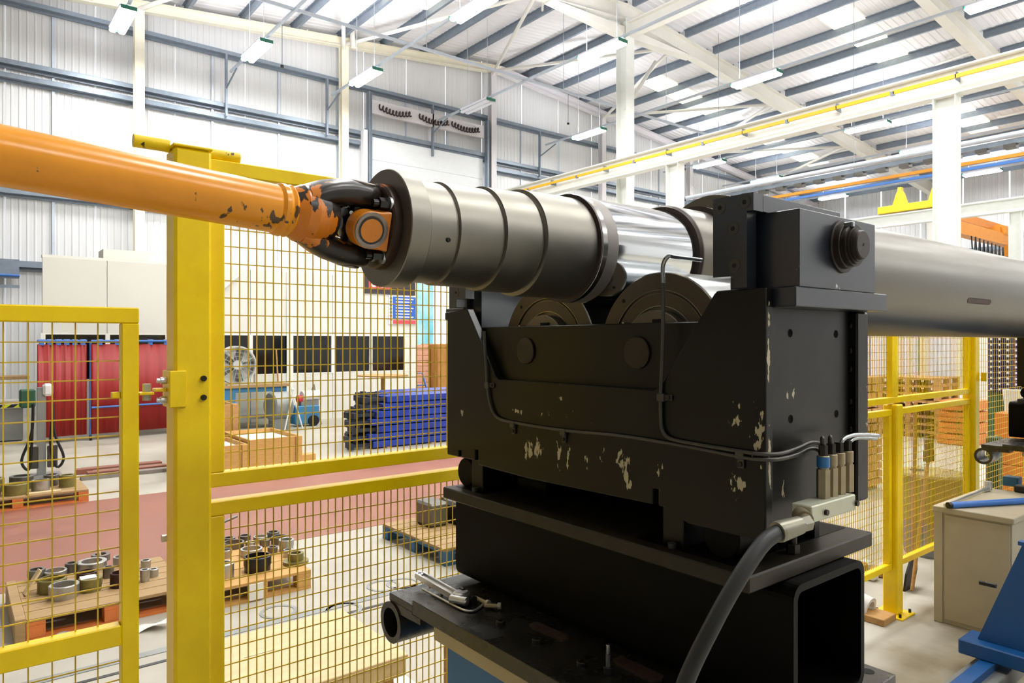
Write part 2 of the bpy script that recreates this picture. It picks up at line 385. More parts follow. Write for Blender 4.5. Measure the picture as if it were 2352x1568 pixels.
# far wall
wf = thing('wall_far', (40, 6, 0), kind='structure')
for k in range(20):
    a = 21.5 - 2 * k; mb = MB(); prof = []
    for q in range(8): prof += [(a - .012 - q * .247, 0), (a - .16 - q * .247, 0), (a - .18 - q * .247, -.03), (a - .23 - q * .247, -.03)]
    vs = []; 
    for y, dx in prof: vs += [(40 + dx, y, 0), (40 + dx, y, zr(40) + .1)]
    mb.add(vs, [(2 * i, 2 * i + 2, 2 * i + 3, 2 * i + 1) for i in range(len(prof) - 1)])
    obj('cladding_panel', mb, 'cladding', wf)
for z in (8.6, 6.4, 4.2): obj('girt', MB().box(39.7, 39.9, -10, 21.4, z - .1, z + .1), 'galv', wf)
for y in (14.8, 8.1, 1.4, -5.3): obj('column', MB().box(39.35, 39.7, y - .15, y + .15, 0, 9.6), 'white_steel', wf)

# roof: sheets, purlins, rafters, roof lights
roof = thing('ceiling', (16.3, 8, 12.5), kind='structure')
bays = [(21.5, 14.8), (14.8, 8.1), (8.1, 1.4), (1.4, -5.3), (-5.3, -12), (-12, -18.7)]
for yb, ya in bays:
    for xa, xb in ((X0, 4), (4, 16.3), (16.3, 28), (28, X1)):
        n = int((yb - ya) / .223); w = (yb - ya) / n; prof = []
        for k in range(n):
            y = yb - k * w
            prof += [(y, .013), (y - w * .5, .013), (y - w * .62, 0), (y - w * .88, 0)]
        prof.append((ya, .013)); vs = []
        for y, dz in prof: vs += [(xa, y, zr(xa) + dz), (xb, y, zr(xb) + dz)]
        obj('roof_sheet', MB().add(vs, [(2 * i, 2 * i + 1, 2 * i + 3, 2 * i + 2) for i in range(len(prof) - 1)]), 'roof_sheet', roof)
pur = None
for yb, ya in bays[:5]:
    for k in range(27):
        x = -1.0 + 1.55 * k
        if abs(x - 16.3) < .4: x += .5
        if pur is None: pur = obj('purlin', MB().box(x - .035, x - .02, ya + .1, yb - .1, zr(x) - .22, zr(x)).box(x - .035, x + .05, ya + .1, yb - .1, zr(x) - .235, zr(x) - .22).box(x - .09, x - .02, ya + .1, yb - .1, zr(x) - .015, zr(x)), 'galv', roof); px0 = (x, zr(x), yb)
        else: inst(pur, 'purlin', roof, (x - px0[0], yb - px0[2], zr(x) - px0[1]))
def rafter(xa, za, xb, zb, y, w, d, m, name='rafter'):     # z = underside at both ends
    mb = MB()
    for (u0, u1, ww) in ((0, .025, w), (d - .02, d, w), (.025, d - .02, .02)):
        mb.hexa([(xa, y - ww / 2, za + u0), (xb, y - ww / 2, zb + u0), (xb, y + ww / 2, zb + u0), (xa, y + ww / 2, za + u0), (xa, y - ww / 2, za + u1), (xb, y - ww / 2, zb + u1), (xb, y + ww / 2, zb + u1), (xa, y + ww / 2, za + u1)])
    return obj(name, mb, m, roof)
for xa, xb in ((X0, 16.3), (16.3, X1)): rafter(xa, zr(xa) - .52, xb, zr(xb) - .52, 21.1, .22, .28, 'cream_steel' if xa < 0 else 'lilac_steel')
for y in (14.8, 8.1, 1.4, -5.3):
    for xa, xb in ((X0, 16.3), (16.3, X1)): rafter(xa, zr(xa) - .75, xb, zr(xb) - .75, y, .3, .5, 'white_steel')
    for s in (-1, 1):                                   # haunch at the valley column
        mb = MB().hexa([(16.3, y - .15, 11.2), (16.3 + 3.2 * s, y - .15, 11.38), (16.3 + 3.2 * s, y + .15, 11.38), (16.3, y + .15, 11.2), (16.3, y - .15, 11.5), (16.3 + 3.2 * s, y - .15, 11.44), (16.3 + 3.2 * s, y + .15, 11.44), (16.3, y + .15, 11.5)] if s > 0 else
                      [(13.1, y - .15, 11.38), (16.3, y - .15, 11.2), (16.3, y + .15, 11.2), (13.1, y + .15, 11.38), (13.1, y - .15, 11.44), (16.3, y - .15, 11.5), (16.3, y + .15, 11.5), (13.1, y + .15, 11.44)])
        obj('haunch', mb, 'white_steel', roof)
    if y > 14: ibeam_z(16.3, y, 0, 11.75, .36, .42, 'white_paint', roof)
obj('tie_beam', MB().box(16.15, 16.45, -5.3, 14.6, 11.2, 11.23).box(16.15, 16.45, -5.3, 14.6, 11.6, 11.63).box(16.29, 16.31, -5.3, 14.6, 11.23, 11.6), 'white_steel', roof)
zig = [(3.96, 21.1), (6.9, 14.8), (9.9, 21.1), (12.8, 14.8), (15.9, 21.1), (18.9, 14.8), (21.8, 21.1), (25, 14.8), (27.8, 21.1), (31, 14.8), (33.8, 21.1)]
for (xa, ya), (xb, yb) in zip(zig, zig[1:]):
    obj('brace', MB().cyl((xa, ya, zr(xa) - .45), (xb, yb, zr(xb) - .6), .06, 8), 'white_steel', roof)
for x in (4, 10, 22, 28, 34):
    for y in (14.8, 8.1):
        obj('brace', MB().cyl((x + 3, y + .1, zr(x + 3) - .7), (x + 4.3, y + 1.6, zr(x + 4.3) - .2), .04, 8), 'white_steel', roof)
obj('brace', MB().cyl((16.3, 14.8, 9.0), (19.4, 16.2, 11.7), .06, 8), 'white_steel', roof)
obj('eaves_tie', MB().cyl((10.0, 20.6, 11.2), (10.0, 20.9, 13.0), .08, 10), 'white_steel', roof)
for yc in (17.9, 10.7, 4.0, -2.7):
    for xa, xb in ((-4, 1.5), (6.6, 11.6), (21.1, 26.6), (29.6, 34.0)):
        mb = MB().hexa([(xa, yc - .5, zr(xa) - .03), (xb, yc - .5, zr(xb) - .03), (xb, yc + .5, zr(xb) - .03), (xa, yc + .5, zr(xa) - .03), (xa, yc - .5, zr(xa) - .005), (xb, yc - .5, zr(xb) - .005), (xb, yc + .5, zr(xb) - .005), (xa, yc + .5, zr(xa) - .005)])
        obj('roof_light', mb, 'skylight', roof)

# the two walls behind the camera
for nm, ax, at_, lo, hi in (('wall_left', 'x', X0, -18.7, 21.5), ('wall_front', 'y', -18.7, X0, 40)):
    w_ = thing(nm, (at_, 0, 0) if ax == 'x' else (16, at_, 0), kind='structure'); k = lo
    while k < hi - .1:
        e_ = min(hi, k + 3.9); mb = MB()
        za, zb_ = (zr(at_), zr(at_)) if ax == 'x' else (zr(k), zr(e_))
        if ax == 'x': mb.hexa([(at_ - .06, k, 0), (at_, k, 0), (at_, e_ - .02, 0), (at_ - .06, e_ - .02, 0), (at_ - .06, k, za), (at_, k, za), (at_, e_ - .02, za), (at_ - .06, e_ - .02, za)])
        else: mb.hexa([(k, at_ - .06, 0), (e_ - .02, at_ - .06, 0), (e_ - .02, at_, 0), (k, at_, 0), (k, at_ - .06, za), (e_ - .02, at_ - .06, zb_), (e_ - .02, at_, zb_), (k, at_, za)])
        obj('cladding_panel', mb, 'grey_steel' if ax == 'x' else 'cladding', w_); k = e_  # unseen left wall given dark grey to cut light on the stand's front

# big sectional door in the gable, part raised
door = thing('door_1', (13.25, 21.3, 0), kind='structure')
for k in range(6): obj('door_section', MB().box(10.95, 15.55, 21.22, 21.28, 4.1 + k * .765, 4.1 + k * .765 + .755, .01), 'door_white', door)
for x in (10.82, 15.68): obj('door_track', MB().box(x - .07, x - .01, 21.0, 21.2, 0, 10.1).box(x + .03, x + .07, 21.05, 21.2, 0, 10.1), 'galv', door)
obj('lintel', MB().box(10.7, 15.8, 21.15, 21.4, 8.76, 8.9), 'galv', door)
obj('frame_post', MB().box(10.55, 10.7, 21.0, 21.2, 0, 8.8), 'lilac_steel', door)
obj('spring_beam', MB().box(10.9, 15.5, 21.1, 21.2, 9.42, 9.88), 'lilac_steel', door)
for k, x in enumerate((11.15, 12.7, 14.05)):
    pts = [(x + q * .02, 21.02 + .08 * math.sin(q * 1.0), 9.66 + .08 * math.cos(q * 1.0) - .1 * math.sin(q / 60 * math.pi)) for q in range(61)]
    obj('torsion_spring', MB().tube(pts, .028, 5), 'spring', door)
obj('control_box', MB().box(15.85, 16.1, 20.9, 21.05, 5.6, 6.1), 'grey_steel', door)
obj('frame_post', MB().box(13.2, 13.3, 21.2, 21.3, 8.9, 9.4), 'lilac_steel', door)

# ------------------------------------------------------------------ lighting: trunking rows and twin fluorescent fittings
rows = [(3.2, (18.9, 12.6, 6, -.5, -8)), (6.3, (18.7, 12.6, 6, -.5, -8)), (9.4, (18.6, 13.2, 6.2, -.5, -8)), (13.4, (18.6, 13.0, 6, -.5, -8)), (18.4, (18.5, 11.6, 5.4, -1, -8)), (25.6, (18.4, 11.7, 5, -1.5, -8, -14)), (30.2, (18.5, 11.7, 5, -1.5, -8, -14)), (36.6, (18.5, 11.6, 5, -1.5, -8, -14))]  # fittings out of view are added to light the foreground and machine sides
ldata = bpy.data.lights.new('fitting_light', 'AREA'); ldata.shape = 'RECTANGLE'; ldata.size = .34; ldata.size_y = 1.5; ldata.energy = LAMP_W; ldata.color = (1, .99, .975)
names = ['over the red curtains', 'second row from the office end', 'above the office roof', 'before the big white door', 'beside the tall white roof column', 'past the yellow striped crane beam', 'over the cable trunking', 'near the far wall']
where = ['by the gable wall', 'second from the gable', 'third from the gable', 'fourth from the gable, added unseen', 'fifth from the gable, added unseen', 'sixth from the gable, added unseen']
lup = ldata.copy(); lup.name = 'roof_fill_uplight'; lup.energy = ROOF_FILL; lup.color = (.97, .97, 1)  # added lamp above each housing, there to brighten roof and upper walls
light0 = None
for ri, (x, ys) in enumerate(rows):
    tr = thing('lighting_trunking', (x, 8, 9.6), 'thin pale trunking with a row of light fittings, ' + names[ri], 'conduit', 'lighting trunking rows')
    obj('trunking', MB().box(x - .03, x + .03, -9, 20.9 if ri else 19.8, 9.6, 9.66), 'conduit', tr)
    for y in ys:
        for dy in (-.55, .55): obj('hanger', MB().cyl((x, y + dy, 9.66), (x, y + dy, zr(x) - .02), .008, 5), 'conduit', tr)
    for yi, y in enumerate(ys):
        lab = 'ceiling light %s, %s' % (names[ri], where[yi])
        dark = (ri == 3 and yi == 0)
        if light0 is None or dark:
            t = thing('ceiling_light', (x, y, 9.45), lab, 'light', 'fluorescent ceiling lights')
            obj('housing', MB().box(x - .19, x + .19, y - .72, y + .72, 9.53, 9.60, .02), 'lamp_body', t)
            for s in (-1, 1): obj('diffuser', MB().box(x + s * .10 - .075, x + s * .10 + .075, y - .75, y + .75, 9.45, 9.53, .03), 'lamp_body' if dark else 'lamp_glass', t)
            for s in (-1, 1): obj('end_cap', MB().box(x - .17, x + .17, y + s * .75, y + s * .77, 9.49, 9.58, .005), 'green_plastic', t)
            if not dark: light0 = t
            if dark: t['label'] = 'unlit ceiling light with pale diffusers before the big white door'
        else:
            t = dup(light0, (x - rows[0][0], y - rows[0][1][0], 0), label=lab)
        if not dark:
            l = bpy.data.objects.new('fitting_light', ldata); COL.objects.link(l); l.location = (x, y, 9.42); l.parent = None
            l = bpy.data.objects.new('roof_fill_uplight', lup); COL.objects.link(l); l.location = (x, y, 9.70); l.rotation_euler = (math.pi, 0, 0)
tr = thing('lighting_trunking', (12, 16.2, 9.7), 'long pale trunking crossing over all the lighting rows before the gable', 'conduit')
obj('trunking', MB().box(3, 24, 16.17, 16.23, 9.67, 9.74), 'conduit', tr)
for x in (5, 10, 15, 20): obj('hanger', MB().cyl((x, 16.2, 9.74), (x, 16.2, zr(x) - .02), .008, 5), 'conduit', tr)
for i, (px, py) in enumerate(((648, 150), (1305, 282))):
    p = on_y(px, py, 20.7)
    s = thing('drop_sensor', (p.x, p.y, p.z), ('small dark sensor hanging on a rod before the gable wall near the office', 'small dark sensor hanging on a rod left of the tall white column')[i], 'sensor')
    obj('rod', MB().cyl((p.x, p.y, p.z), (p.x, p.y, zr(p.x) - .24), .012, 6), 'galv', s)
    obj('head', MB().cyl((p.x, p.y, p.z - .06), (p.x, p.y, p.z), .05, 10), 'black_steel', s)

# ------------------------------------------------------------------ crane runways
def runway(x, z0, z1, cols, ya, yb, lab, yel, cw=.24, cd=.35):
    t = thing('crane_runway', (x, 6, 0), lab, 'crane beam')
    obj('runway_beam', MB().box(x - .15, x + .15, ya, yb, z0, z0 + .025).box(x - .15, x + .15, ya, yb, z1 - .025, z1).box(x - .012, x + .012, ya, yb, z0 + .025, z1 - .025), 'white_paint', t)
    obj('crane_rail', MB().box(x - .03, x + .03, ya, yb, z1, z1 + .05), 'lilac_steel', t)
    for y in cols:
        c = ibeam_z(x, y, .02, z0 - .02, cw, cd, 'white_paint', t)
        obj('cap_plate', MB().box(x - .17, x + .17, y - .24, y + .24, z0 - .02, z0), 'white_paint', c)
        obj('base_plate', MB().box(x - .2, x + .2, y - .26, y + .26, 0, .02), 'white_paint', c)
    if yel:
        y = ya
        while y < yb:
            obj('conductor_rail', MB().box(x - .24, x - .19, y + .03, min(yb, y + 2.4) - .03, 7.07, 7.145), 'conductor', t)
            obj('rail_clamp', MB().box(x - .24, x - .17, y - .05, y + .03, 7.05, 7.13), 'galv', t)
            obj('rail_clamp', MB().box(x - .24, x - .01, y + 1.18, y + 1.2, 7.04, 7.2), 'galv', t)
            y += 2.4
    return t
runway(15.78, 6.806, 7.334, (19.3, 12.47, 5.63, -1.2), -3, 20.6, 'long white crane runway beam with a yellow conductor line on white columns', True, .29, .42)
runway(27., 6.07, 6.5, (19.6, 13.6, 7.6, 1.6), -2, 20, 'farther white crane runway beam carrying the yellow end carriage', False)
cr = thing('overhead_crane', (30, 10.8, 6.5), 'orange overhead travelling crane with yellow end carriage on white beam', 'crane')
mb = MB(); 
obj('end_carriage', MB().box(26.85, 27.15, 9.4, 11.9, 6.56, 6.82, .02), 'crane_yellow', cr)
for y in (11.15, 9.95): obj('buffer_horn', MB().prism([(y - .24, 6.82), (y + .24, 6.82), (y + .12, 7.22), (y + .06, 7.32), (y + .06, 7.45), (y - .06, 7.45), (y - .06, 7.32), (y - .12, 7.22)], 'x', 26.9, 27.1), 'crane_yellow', cr)
obj('bridge_girder', MB().box(27.15, 38, 10.2, 10.7, 6.45, 6.75), 'crane_orange', cr)
g2 = obj('lower_girder', MB().box(28.2, 37, 9.7, 10.1, 5.75, 6.2), 'crane_orange', cr)
for x in (28.6, 33, 36.5): obj('drop_link', MB().box(x - .1, x + .1, 9.8, 10.4, 6.2, 6.45), 'crane_orange', cr)
obj('motor', MB().cyl((33, 9.9, 6.3), (33.8, 9.9, 6.3), .28, 14), 'crane_orange', cr)
obj('hoist_block', MB().box(33.3, 33.8, 9.4, 9.8, 4.9, 5.75, .05), 'black_steel', cr)
obj('trolley', MB().box(32.9, 34.4, 9.35, 9.7, 5.2, 5.7, .04), 'crane_orange', cr)
for k in range(9):
    x = 29.2 + .42 * k
    obj('festoon_loop', MB().tube([(x + .42 * t / 6, 9.6, 5.72 - .75 * math.sin(math.pi * t / 6) - .02 * k) for t in range(7)], .025, 5), 'black_steel', cr)
bt = thing('cable_trunking', (20, 8, 6.6), 'grey cable trunking with orange and blue conductor strips below the roof', 'trunking')
obj('tray', MB().box(19.9, 20.1, -3, 15.4, 6.6, 6.62).box(19.9, 19.92, -3, 15.4, 6.62, 6.72).box(20.08, 20.1, -3, 15.4, 6.62, 6.72), 'galv', bt)
obj('pipe', MB().cyl((19.85, -3, 6.8), (19.85, 15.2, 6.8), .07, 10), 'conduit', bt)
for k in range(30): obj('rung', MB().box(19.86, 20.1, -2.8 + .6 * k, -2.55 + .6 * k, 6.5, 6.6), 'tube_dark', bt)
obj('orange_strip', MB().box(19.85, 19.95, -3, 13, 6.26, 6.34), 'crane_orange', bt)
obj('blue_strip', MB().box(19.85, 19.95, -3, 12.6, 6.13, 6.19), 'frame_blue', bt)
for y in (14, 9.5, 5, .5): obj('hanger', MB().box(19.995, 20.005, y, y + .01, 6.721, zr(20) - .02), 'galv', bt)

# ------------------------------------------------------------------ office
of = thing('office_cabin', (5.4, 17.8, 0), 'cream panelled office cabin with a row of dark windows by the gable wall', 'office')
YO = 15.92
e = [1.345, 2.42, 3.51, 4.58, 5.23, 6.14, 7.18, 8.19, 9.51]
for a, b in zip(e, e[1:]):
    obj('lower_panel', MB().box(a + .006, b - .006, YO, YO + .06, 0, 1.09), 'office', of)
    obj('upper_panel', MB().box(a + .006, b - .006, YO, YO + .06, 2.01, 3.45), 'office', of)
    obj('mullion', MB().box(a - .03, a + .05, YO - .01, YO + .06, 1.09, 2.01), 'office_trim', of)
    w = obj('window', MB().box(a + .05, b - .03 if b < 9.4 else 9.15, YO + .03, YO + .045, 1.09, 2.01), 'dark_glass', of)
    for z in (1.09, 1.985): obj('window_frame', MB().box(a + .05, b - .03, YO - .005, YO + .03, z, z + .025), 'office_trim', w)
obj('end_panel', MB().box(9.15, 9.51, YO, YO + .06, 1.09, 2.01), 'office', of)
obj('side_wall', MB().box(9.45, 9.51, YO + .06, 20.6, 0, 3.45), 'office', of)
obj('roof', MB().box(1.345, 9.51, YO, YO + .2, 3.45, 3.50).box(3.2, 9.51, YO + .2, 20.6, 3.45, 3.5), 'office_trim', of)
obj('fascia_box', MB().box(2.4, 9.0, YO + .3, YO + .9, 3.5, 3.72), 'office', of)
obj('door_bracket', MB().cyl((4.62, YO - .05, 3.0), (5.0, YO - .05, 3.35), .03, 8), 'office_trim', of)
obj('pilaster', MB().box(6.05, 6.2, YO - .03, YO, 0, 3.45), 'office_trim', of)
sg = thing('notice_board', (8.73, YO - .03, 3.2), 'dark notice with red print high on the office wall', 'sign')
obj('board', MB().box(8.0, 9.46, YO - .03, YO - .002, 3.05, 3.9), 'sign_dark', sg)
obj('red_field', MB().box(8.12, 8.75, YO - .036, YO - .03, 3.16, 3.8), 'sign_red', sg)
for x in (8.26, 8.5): obj('letter', MB().ring((x, YO - .036, 3.3), (0, -1, 0), .05, .09, .004, 16), 'sign_white', sg)
sb = thing('safety_sign', (9.1, YO - .03, 2.67), 'blue safety sign with rows of white print and red foot on the office wall', 'sign')
obj('board', MB().box(8.69, 9.49, YO - .03, YO - .002, 2.29, 3.02), 'sign_white', sb)
obj('blue_field', MB().box(8.80, 9.47, YO - .036, YO - .03, 2.42, 3.0), 'sign_blue', sb)
obj('red_foot', MB().box(8.80, 9.47, YO - .036, YO - .03, 2.30, 2.40), 'sign_red', sb)
for k in range(7):
    obj('pictogram', MB().cyl((8.745, YO - .037, 2.95 - k * .09), (8.745, YO - .03, 2.95 - k * .09), .034, 12), 'sign_blue' if k < 5 else 'sign_red', sb)
    obj('print_line', MB().box(8.88, 9.40 - .05 * (k % 3), YO - .040, YO - .036, 2.925 - k * .077, 2.955 - k * .077), 'sign_white', sb)
# ================================================================== MACHINE
def obox(mb, c, u, v, w, a, b, e):
    c, u, v, w = map(Vector, (c, u, v, w)); u = u.normalized(); v = (v - u * v.dot(u)).normalized(); w2 = u.cross(v)
    return mb.hexa([c + u * a * i + v * b * j + w2 * e * k for k in (-1, 1) for i, j in ((-1, -1), (1, -1), (1, 1), (-1, 1))])
YP, ZP = 1.225, 2.07
X_ = (1, 0, 0)
def lx(x0, prof, n=64, **k): return MB().lathe((0, YP, ZP), X_, prof, n, **k)
# steel roll -------------------------------------------------------
roll = thing('steel_roll', (1.3, YP, ZP), 'long stepped steel roll lying on the black roller stand', 'roll')
obj('flange', lx(0, [(.655, .02), (.655, .1125)], cap1=False), 'steel_flange', roll)
obj('flange_rim', lx(0, [(.655, .1125), (.6565, .114), (.697, .114), (.699, .112), (.699, .1)], cap0=False, cap1=False), 'steel_turned', roll)
obj('hub', lx(0, [(.699, .1015), (.762, .1015), (.764, .099), (.768, .099), (.770, .1052), (.872, .1058), (.874, .103), (.878, .103), (.880, .111), (.972, .1118), (.974, .108), (.979, .108), (.982, .1185), (1.128, .1192), (1.13, .117), (1.132, .117)]), 'steel_turned', roll)
obj('shoulder_face', lx(0, [(1.132, .117), (1.132, .1278), (1.137, .1278)], cap0=False, cap1=False), 'steel_shoulder', roll)
obj('locking_ring', lx(0, [(1.137, .1275), (1.138, .1282), (1.152, .1282), (1.153, .127)], cap0=False, cap1=False), 'steel_ring', roll)
obj('seal_band', lx(0, [(1.153, .1275), (1.188, .1275), (1.189, .1262)], cap0=False, cap1=False), 'steel_band', roll)
obj('journal', lx(0, [(1.189, .1265), (1.475, .1265)], cap0=False, cap1=False), 'chrome', roll)
obj('shoulder', lx(0, [(1.475, .1265), (1.475, .138), (1.483, .1428), (1.62, .1428), (1.62, .157), (1.70, .157)], cap0=False), 'steel_shoulder', roll)
obj('shoulder_sleeve', lx(0, [(1.486, .1432), (1.618, .1432)], cap0=False, cap1=False), 'barrel', roll)
obj('barrel', lx(0, [(1.70, .157), (1.70, .199), (1.705, .2), (5.70, .2), (5.705, .199), (5.705, .14)]), 'barrel', roll)
obj('far_journal', lx(0, [(5.705, .1265), (6.6, .1265), (6.6, .1), (7.0, .1)]), 'chrome', roll)
kx = []
a0 = math.asin((2.012 - ZP) / .2)
def onbar(x, z, r=.2008): return (x, YP - math.sqrt(r * r - (z - ZP) ** 2), z)
pts = [(3.11 + .012 * (1 - math.cos(t)) if 0 else 3.11, 0) for t in (0,)]
sl = [(3.12, 2.000), (3.345, 2.000), (3.36, 2.006), (3.36, 2.016), (3.345, 2.022), (3.12, 2.022), (3.105, 2.016), (3.105, 2.006)]
mb = MB(); mb.add([onbar(x, z) for x, z in sl] + [onbar(x, z, .199) for x, z in sl], [tuple(range(8)), tuple(range(8))[::-1]]); obj('keyway_slot', mb, 'ring_maroon', roll)
p = Vector(on_y(1030, 551, 1.1255)); obj('pin_hole', MB().cyl((.743, YP - .1020, p.z), (.743, YP - .09, p.z), .0042, 14), 'dark_hole', roll)

# drive shaft ------------------------------------------------------
CC = Vector((.598, 1.225, 2.072)); DL = Vector((-.55, -.045, .031)).normalized(); ph = R(17)
W1 = Vector((0, -math.cos(ph), -math.sin(ph))); W2 = Vector((0, -math.sin(ph), math.cos(ph)))
ds = thing('drive_shaft', CC, 'worn orange cardan drive shaft bolted to the end of the steel roll', 'drive shaft')
obj('shaft_tube', MB().lathe(CC, DL, [(.160, .0405), (.163, .0418), (1.15, .0418)], 48), 'orange_shaft', ds)
obj('weld_ring', MB().lathe(CC, DL, [(.132, .042), (.138, .046), (.143, .0435), (.149, .0465), (.156, .0455), (.161, .041)], 40), 'orange_shaft', ds)
W2p = (W2 - DL * W2.dot(DL)).normalized()
def loft(mb, secs, n=20, e=2.6):        # secs: (centre, u, v, half u, half v): super-ellipse sections
    rings = []
    for c, u, v, a, b in secs:
        rg = []
        for k in range(n):
            t = 2 * math.pi * k / n; ct, st = math.cos(t), math.sin(t)
            rg.append(c + u * (a * math.copysign(abs(ct) ** (2 / e), ct)) + v * (b * math.copysign(abs(st) ** (2 / e), st)))
        rings.append(rg)
    vs = [p for r in rings for p in r]; fs = [(i * n + k, i * n + (k + 1) % n, (i + 1) * n + (k + 1) % n, (i + 1) * n + k) for i in range(len(rings) - 1) for k in range(n)]
    mb.add(vs, fs, True); mb.add(rings[0], [tuple(range(n))[::-1]]); mb.add(rings[-1], [tuple(range(n))])
    return mb
SD = DL.cross(W2p).normalized()
obj('yoke_collar', MB().lathe(CC, DL, [(.045, .022), (.052, .040), (.075, .050), (.098, .0535), (.116, .051), (.134, .042)], 40), 'yoke_worn', ds)
yk = MB()
for s in (1, -1):
    loft(yk, [(CC + DL * d + W2p * s * o, SD, W2p * s, hw, th) for d, o, hw, th in ((.112, .028, .038, .022), (.096, .035, .040, .023), (.078, .044, .039, .023), (.056, .051, .037, .023), (.03, .055, .036, .024), (.005, .056, .036, .024), (-.018, .056, .033, .023), (-.032, .055, .024, .020), (-.037, .055, .010, .014))])
    c = CC + W2p * (.040 * s); yk.lathe(c, W2p * s, [(0, .024), (.004, .027), (.030, .027)], 24)
y2 = obj('tube_yoke', yk, 'yoke_worn', ds)
for s in (1, -1):
    c = CC + W2p * (.0785 * s)
    obj('bearing_cap', MB().lathe(c - W2p * s * .002, W2p * s, [(0, .023), (.003, .0235), (.0045, .021), (.0045, .0)], 24), 'worn_edge', y2)
sp = obj('cross_spider', MB().cyl(CC - W1 * .05, CC + W1 * .05, .021, 20).cyl(CC - W2p * .05, CC + W2p * .05, .021, 20).lathe(CC - Vector((.03, 0, 0)), X_, [(0, .012), (.006, .030), (.052, .030), (.058, .012)], 24), 'grease', ds)
nip = CC + Vector((-.020, -.024, .014))
obj('grease_nipple', MB().cyl(nip, nip + Vector((-.003, -.008, .001)), .0036, 12), 'white_plastic', sp)
fl = obj('flange_yoke', MB().lathe((0, YP, 2.072), X_, [(.618, .03), (.624, .048), (.634, .062), (.636, .078), (.639, .0825), (.6545, .0825)], 44), 'yoke_disc', ds)
for s in (1, -1):
    V = X_; V = Vector(X_).cross(W1).normalized(); prof = []
    for k in range(19): a = R(90 + 180 * k / 18); prof.append((.0345 * math.cos(a), .0345 * math.sin(a)))
    prof += [(.02, -.0345), (.036, -.037), (.036, .037), (.02, .0345)]; n = len(prof)
    def q(u, v, r): return CC + Vector((u, 0, 0)) + V * v + W1 * (s * r)
    mb = MB(); f0 = [q(u, v, .034) for u, v in prof]; f1 = [q(u, v, .066) for u, v in prof]; f2 = [q(u * .93 if u < .03 else u, v * .93, .070) for u, v in prof]
    for A_, B_ in ((f0, f1), (f1, f2)): mb.add(A_ + B_, [(i, (i + 1) % n, n + (i + 1) % n, n + i) if s > 0 else (i, n + i, n + (i + 1) % n, (i + 1) % n) for i in range(n)], False)
    mb.add(f2, [tuple(range(n)) if s > 0 else tuple(range(n))[::-1]])
    ear = obj('yoke_ear', mb, 'orange_cap', fl)
    c = CC + W1 * s * .0695
    obj('worn_rim', MB().lathe(c, W1 * s, [(0, .0335), (.0025, .0325), (.0030, .0275), (.0022, .0255), (.0008, .0245)], 40, cap0=False, cap1=False), 'worn_edge', ear)
    obj('recess_shade_ring', MB().lathe(c, W1 * s, [(.0009, .0252), (.0012, .0240), (.0012, .0215)], 32, cap0=False, cap1=False), 'grease', ear)  # dark ring imitating the shade of a recess around the cap
    obj('end_cap', MB().lathe(c, W1 * s, [(.0008, .0250), (.0010, .0225), (.0010, 0)], 32, cap0=False), 'orange_cap', ear)
for k in range(4):
    a = R(45 + 90 * k) + ph; c = Vector((.637, YP + .069 * math.cos(a), 2.072 + .069 * math.sin(a)))
    b = obj('bolt', MB().cyl(c, c - Vector((.022, 0, 0)), .0115, 6, smooth=False).cyl(c - Vector((.022, 0, 0)), c - Vector((.034, 0, 0)), .007, 12), 'grease', fl)
    obj('washer', MB().cyl(c + Vector((.002, 0, 0)), c - Vector((.003, 0, 0)), .0145, 18), 'tool_steel', b)

# roller stand -----------------------------------------------------
rs = thing('roller_stand', (1.38, 1.257, 1.413), 'black chipped roller stand carrying the steel roll on two rollers', 'roller stand')
FXX = 1.177
out = [(1.79, 1.507), (1.79, 1.916), (1.803, 1.916), (1.803, 1.938), (1.686, 1.946), (1.556, 1.764), (1.548, 1.752), (1.537, 1.746), (.985, 1.746), (.973, 1.752), (.836, 1.943), (.828, 1.950), (.722, 1.950), (.722, 1.478), (.90, 1.478), (.955, 1.500), (.975, 1.500), (.975, 1.535), (.990, 1.535), (.990, 1.500), (1.40, 1.492), (1.63, 1.497), (1.63, 1.54), (1.645, 1.54), (1.645, 1.508), (1.715, 1.508), (1.715, 1.528), (1.73, 1.528), (1.73, 1.507)]
# split the outline in convex-ish pieces so that faces triangulate cleanly
fp = MB().prism(out, 'x', FXX, FXX + .025)
fpo = obj('front_plate', fp, 'black_paint', rs)
bv = fpo.modifiers.new('bevel', 'BEVEL'); bv.width = .003; bv.segments = 2; bv.limit_method = 'ANGLE'
cov = obj('cover_plate', MB().box(FXX + .0255, FXX + .046, .75, 1.768, 1.5, 1.891, .002), 'black_paint', rs)
for y, z, r in ((1.444, 1.825, .0355), (1.054, 1.825, .0365)):
    obj('pin_cap', MB().lathe((FXX + .0255, y, z), (-1, 0, 0), [(0, r), (.005, r), (.0065, r - .002), (.0065, 0)], 40), 'pin_brown', cov)
sp_ = obj('side_plate', MB().box(FXX + .026, 1.526, .735, .755, 1.49, 1.914), 'black_paint', rs)
for px, py in ((1815, 765), (1920, 767), (1816, 962), (1921, 950)):
    p = on_y(px, py, .735); obj('bolt_hole', MB().lathe((p.x, .735, p.z), (0, -1, 0), [(0, .0085), (.0006, .0085), (.0006, .0075), (-.012, .0075), (-.012, 0)], 20), 'dark_hole', sp_)
obj('side_plate', MB().box(FXX + .026, 1.526, 1.765, 1.785, 1.51, 1.914), 'black_paint', rs)
bp = obj('back_plate', MB().box(1.526, 1.578, .718, 1.79, 1.503, 1.914, .004), 'black_paint', rs)
for z in (1.885, 1.83, 1.79, 1.72, 1.66): obj('weld_bead', MB().box(1.521, 1.527, .728, .736, z - .006, z + .006, .003), 'black_paint', bp)
